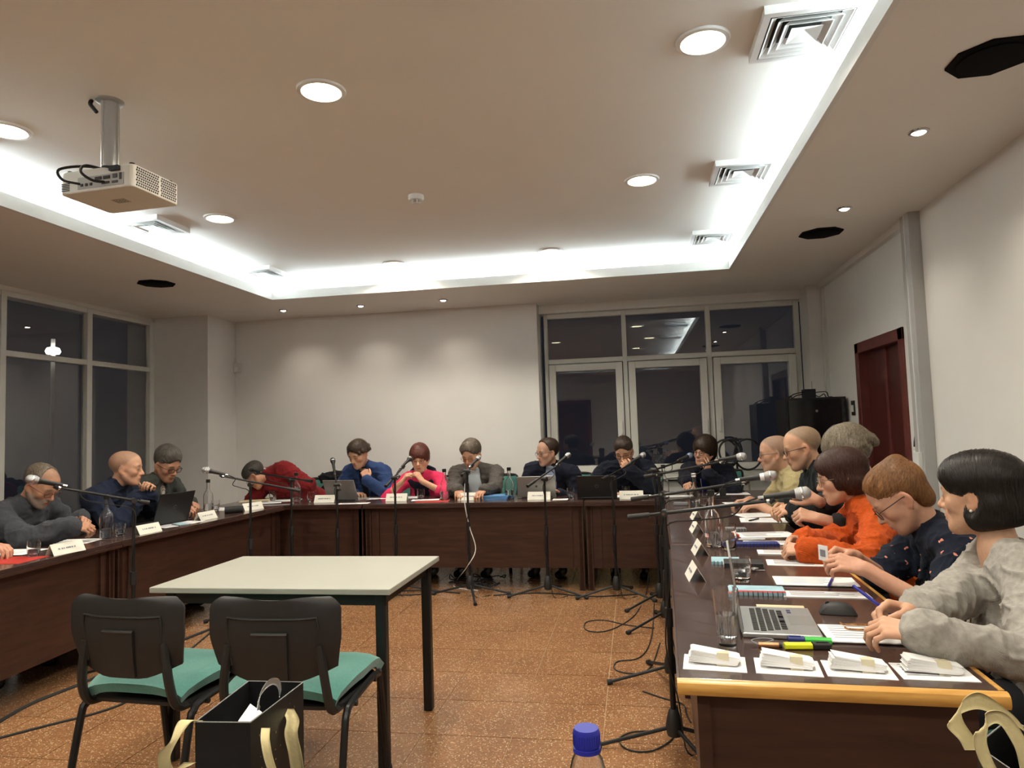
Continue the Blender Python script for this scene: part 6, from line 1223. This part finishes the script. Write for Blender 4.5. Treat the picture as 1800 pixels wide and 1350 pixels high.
# P14 orange cardigan
H = U(1478, 838, x=.99)
c = person('woman with auburn bob in orange ribbed cardigan with folded hands', H, 170, 14, 0, taz=176, N=H+A(.095, 0, -.165), pel=A(H[0]+.33, H[1]-.02, .55), hs=1.02, sw=.175, fem=1, bulk=.028, bust=1.05,
  LW=U(1420, 968, z=.80), RW=U(1415, 950, z=.81), RE=(.3, .6, -.7), LE=(.3, -.7, -.6), LH=((-.85, .45, .0), (-.2, .6, -.7), 0), RH=((-.85, -.30, .05), (-.2, -.6, -.7), 0), lcurl=(50, 60, 40), rcurl=(50, 60, 40), skin=(.62, .39, .29), top=dict(name='cardigan', m=ribknit('orange rib knit', (.50, .078, .010), 55, .4), cl=(.068, .012, -.004), i=.022, ai=.008, amp=.008), brow=(.06, .03, .02), glass=(GM, 'round', .024, .022, .0014), eyes=.4,
  hairs=dict(ks=.022, add=SHORT(.017, .014)+[((0, -.045, -.025), (.092, .080, .085)), ((0, .01, -.01), (.087, .060, .075))], sub=[((0, .130, -.05), (.080, .072, .115))], cut=[((0, 0, -.088), (0, .1, -1))], mat=HM['auburn'], flow=flow_part(.0, .2), n=2200, rad=.0011, steps=10, seg=.010, h=.0045), res=.0045); seat(c)
# P15 navy blouse
H = U(1580, 873, x=1.0)
def earr(q):
    for s_ in (-1,): MB().tube([q['H']+q['B']@(A(s_*-.080, -.006, -.045)*q['hs'])+.008*A(0, math.cos(a), math.sin(a)) for a in np.linspace(0, 6.28, 12, endpoint=False)], .0012, 5, True).build('earring', M['chrome'], q['t'])
c = person('woman with ginger hair up and glasses in navy patterned blouse', H, 168, 40, 0, taz=176, N=H+A(.125, 0, -.145), pel=A(H[0]+.36, H[1]-.02, .55), hs=1.02, sw=.175, fem=1, bulk=.03, sleeves=.50, bust=1.1,
  LW=U(1520, 1000, y=2.66), RW=U(1500, 978, y=2.82), LE=(.4, -.6, -.8), RE=(.3, .6, -.6), LH=((-.88, .25, .22), (-.1, .6, -.6), 0), RH=((-.88, -.2, .15), (-.1, -.6, -.6), 0), lcurl=(40, 45, 25), rcurl=(40, 50, 30), skin=(.64, .38, .29), top=dict(name='blouse', m=floral('navy blouse with coral leaves'), cl=(.060, .007, .005), i=.018, amp=.008, cuffs=False, open=(.028, .010, .14)), brow=(.20, .10, .05), glass=(GB, 'round', .024, .022, .0016), eyes=.2, lips=(.55, .22, .19), extra=earr,
  hairs=dict(ks=.02, add=SHORT(.004, .008)+[((0, -.078, .104), (.032, .032, .026)), ((0, -.066, .03), (.066, .052, .068)), ((0, -.058, -.035), (.064, .046, .060))], sub=[((0, .128, -.022), (.094, .088, .120)), ((0, .125, -.09), (.14, .115, .10))]+[((q_*.088, .006, -.018), (.028, .024, .040)) for q_ in (-1, 1)], cut=[((0, -.05, -.088), (0, .30, -1))], mat=HM['ginger'], flow=flow_dir((0, -.9, .35)), n=2200, rad=.0009, steps=9, seg=.011, h=.004, wob=.22), res=.0042, gres=.006); seat(c)
# P16 grey sweater
H = U(1722, 868, x=1.06)
def neckl(q):
    N_, su, cf, sl = q['N'], q['su'], q['cf'], q['sl']; b = MB(); pts = [N_+sl*.065+su*.025, N_+sl*.055-su*.04+cf*.115, N_+sl*.045-su*.15+cf*.188, N_+sl*.03-su*.24+cf*.198, N_-su*.28+cf*.178, N_-sl*.03-su*.24+cf*.198, N_-sl*.045-su*.15+cf*.188, N_-sl*.055-su*.04+cf*.115, N_-sl*.065+su*.025]
    b.tube(smoothpath(pts, 8), .0022, 6); b.build('necklace', mat('gold chain', (.75, .5, .2), .25, metal=1, var=.2, vscale=300), q['t'], smooth='auto')
    p = q['H']+q['B']@(A(.082, .002, -.044)*q['hs']); MB().lathe([(.0001, -.005), (.0045, -.002), (.0045, .002), (.0001, .005)], p, 12).build('pearl_earring', mat('pearl', (.85, .82, .76), .15, var=.02), q['t'], smooth=True)
    W_ = q['W'][-1]; 
c = person('woman with black bob in light grey sweater writing at the right edge', H, 138, 4, 0, taz=170, N=H+A(.035, -.035, -.195), pel=A(H[0]+.20, H[1]-.08, .55), hs=1.03, sw=.175, fem=1, bulk=.04, bust=1.05,
  LW=U(1618, 1112, z=.825), RW=U(1600, 1082, z=.83), arm=1.10, LE=(.85, -.35, -.45), RE=(.5, .5, -.6), LH=((-.86, .36, .02), (-.1, .45, -.85), 0), RH=((-.93, -.05, .12), (-.1, -.55, -.7), 0), lcurl=(35, 45, 30), rcurl=((40, 50, 30), (45, 50, 30), (55, 60, 30), (60, 60, 30)), skin=(.64, .40, .29), top=dict(name='sweater', m=ribknit('light grey mohair knit', (.33, .31, .275), 150, .22), i=.018, ai=.004, amp=.008, boat=.085), brow=(.03, .02, .015), eyes=.7, lips=(.5, .22, .2), extra=neckl,
  hairs=dict(ks=.022, add=SHORT(.017, .008)+[((0, -.045, -.03), (.093, .083, .085)), ((0, -.012, -.060), (.091, .055, .058)), ((-.03, .02, .075), (.055, .06, .04))], sub=[((0, .130, -.05), (.085, .085, .115)), ((.088, .002, -.022), (.022, .018, .034)), ((-.088, .002, -.022), (.022, .018, .034))], cut=[((0, 0, -.108), (0, -.15, -1))], mat=HM['black'], flow=flow_part(-.02, .15), n=3200, rad=.0009, steps=12, seg=.011, h=.004, wob=.12), res=.0042, gres=.006); seat(c)
W16 = c
pen('blue pen in the hand of the grey sweater woman', W16['W'][1]+A(-.05, -.01, -.02), W16['W'][1]+A(-.14, .07, .055), 'bluep')
# P0 at the left edge, only the hand is in the picture
H = U(-95, 850, x=-3.80)
c = person('person at the left edge of whom only a hand shows', H, 0, 20, taz=0, N=H+A(-.08, 0, -.19), pel=A(H[0]-.33, H[1], .55), hs=1.05, LW=U(-14, 958, z=.82), RW=U(-60, 985, z=.82), LH=((.9, -.1, -.1), (0, -.1, -1), 0), sleeves=.9, top=dict(name='sweater', m=M['scarf'], cl=crew, i=.016), hairs=dict(add=CAP(.014), sub=[FACE, LOWF]+EARS, cut=[NAPE], mat=HM['brown'], flow=flow_crown(), n=0), skin=(.6, .33, .24), res=.006); seat(c)
# chairs under everybody
who = ['bearded man', 'navy sweater man', 'zip cardigan man', 'red sweater man', 'blue suit man', 'woman in pink', 'grey blazer man', 'navy blazer man', 'man covering his mouth', 'lanyard woman', 'beige t-shirt man', 'smiling bald man', 'curly haired person', 'woman in orange', 'navy blouse woman', 'grey sweater woman', 'person at the left edge']
for i_, ((p, a), w_) in enumerate(zip(chairs_for, who)):
    bk_ = 3 <= i_ <= 9; o = dup(ch0, (p[0]+(.10 if 4 <= i_ <= 9 else 0), p[1]+(.04 if bk_ else 0), 0), a if i_ != 3 else math.pi, 'black framed chair with teal upholstery under the '+w_, 'teal chairs around the conference tables')
    if bk_: o.scale = (1, 1, 1.12)
# small held things
t = thing('id_card', 'small folded card held by the navy blouse woman', 'card', U(1447, 972, y=2.75)); MB().box(U(1447, 972, y=2.75), (.003, .045, .055), rot('Z', .5)).build('card_leaf', M['paper'], t); MB().box(U(1447, 972, y=2.75)+A(-.002, -.001, 0), (.002, .024, .024), rot('Z', .5)).build('printed_mark', M['ink'], t)
# coat on the empty chair beside the red sweater man
p = A(-3.20, 6.99, 0)
v = Vol(.01); v.cap(p+A(-.17, .24, .90), p+A(.17, .24, .90), .055, None, .03); v.cap(p+A(-.16, .26, .88), p+A(-.20, .22, .52), .06, .07, .03); v.cap(p+A(.16, .26, .88), p+A(.20, .22, .52), .06, .07, .03); v.cap(p+A(0, .26, .88), p+A(0, .22, .55), .10, .12, .04, (A(0, 1, 0), 1.6)); v.run(); V, F = v.surf(); V, _ = wrinkle(V, F, .010, 5)
t = thing('coat', 'dark coat hung over the chair of the red sweater man', 'coat', p); npmesh('coat_body', V, F, cloth('black coat cloth', (.010, .010, .013)), t)
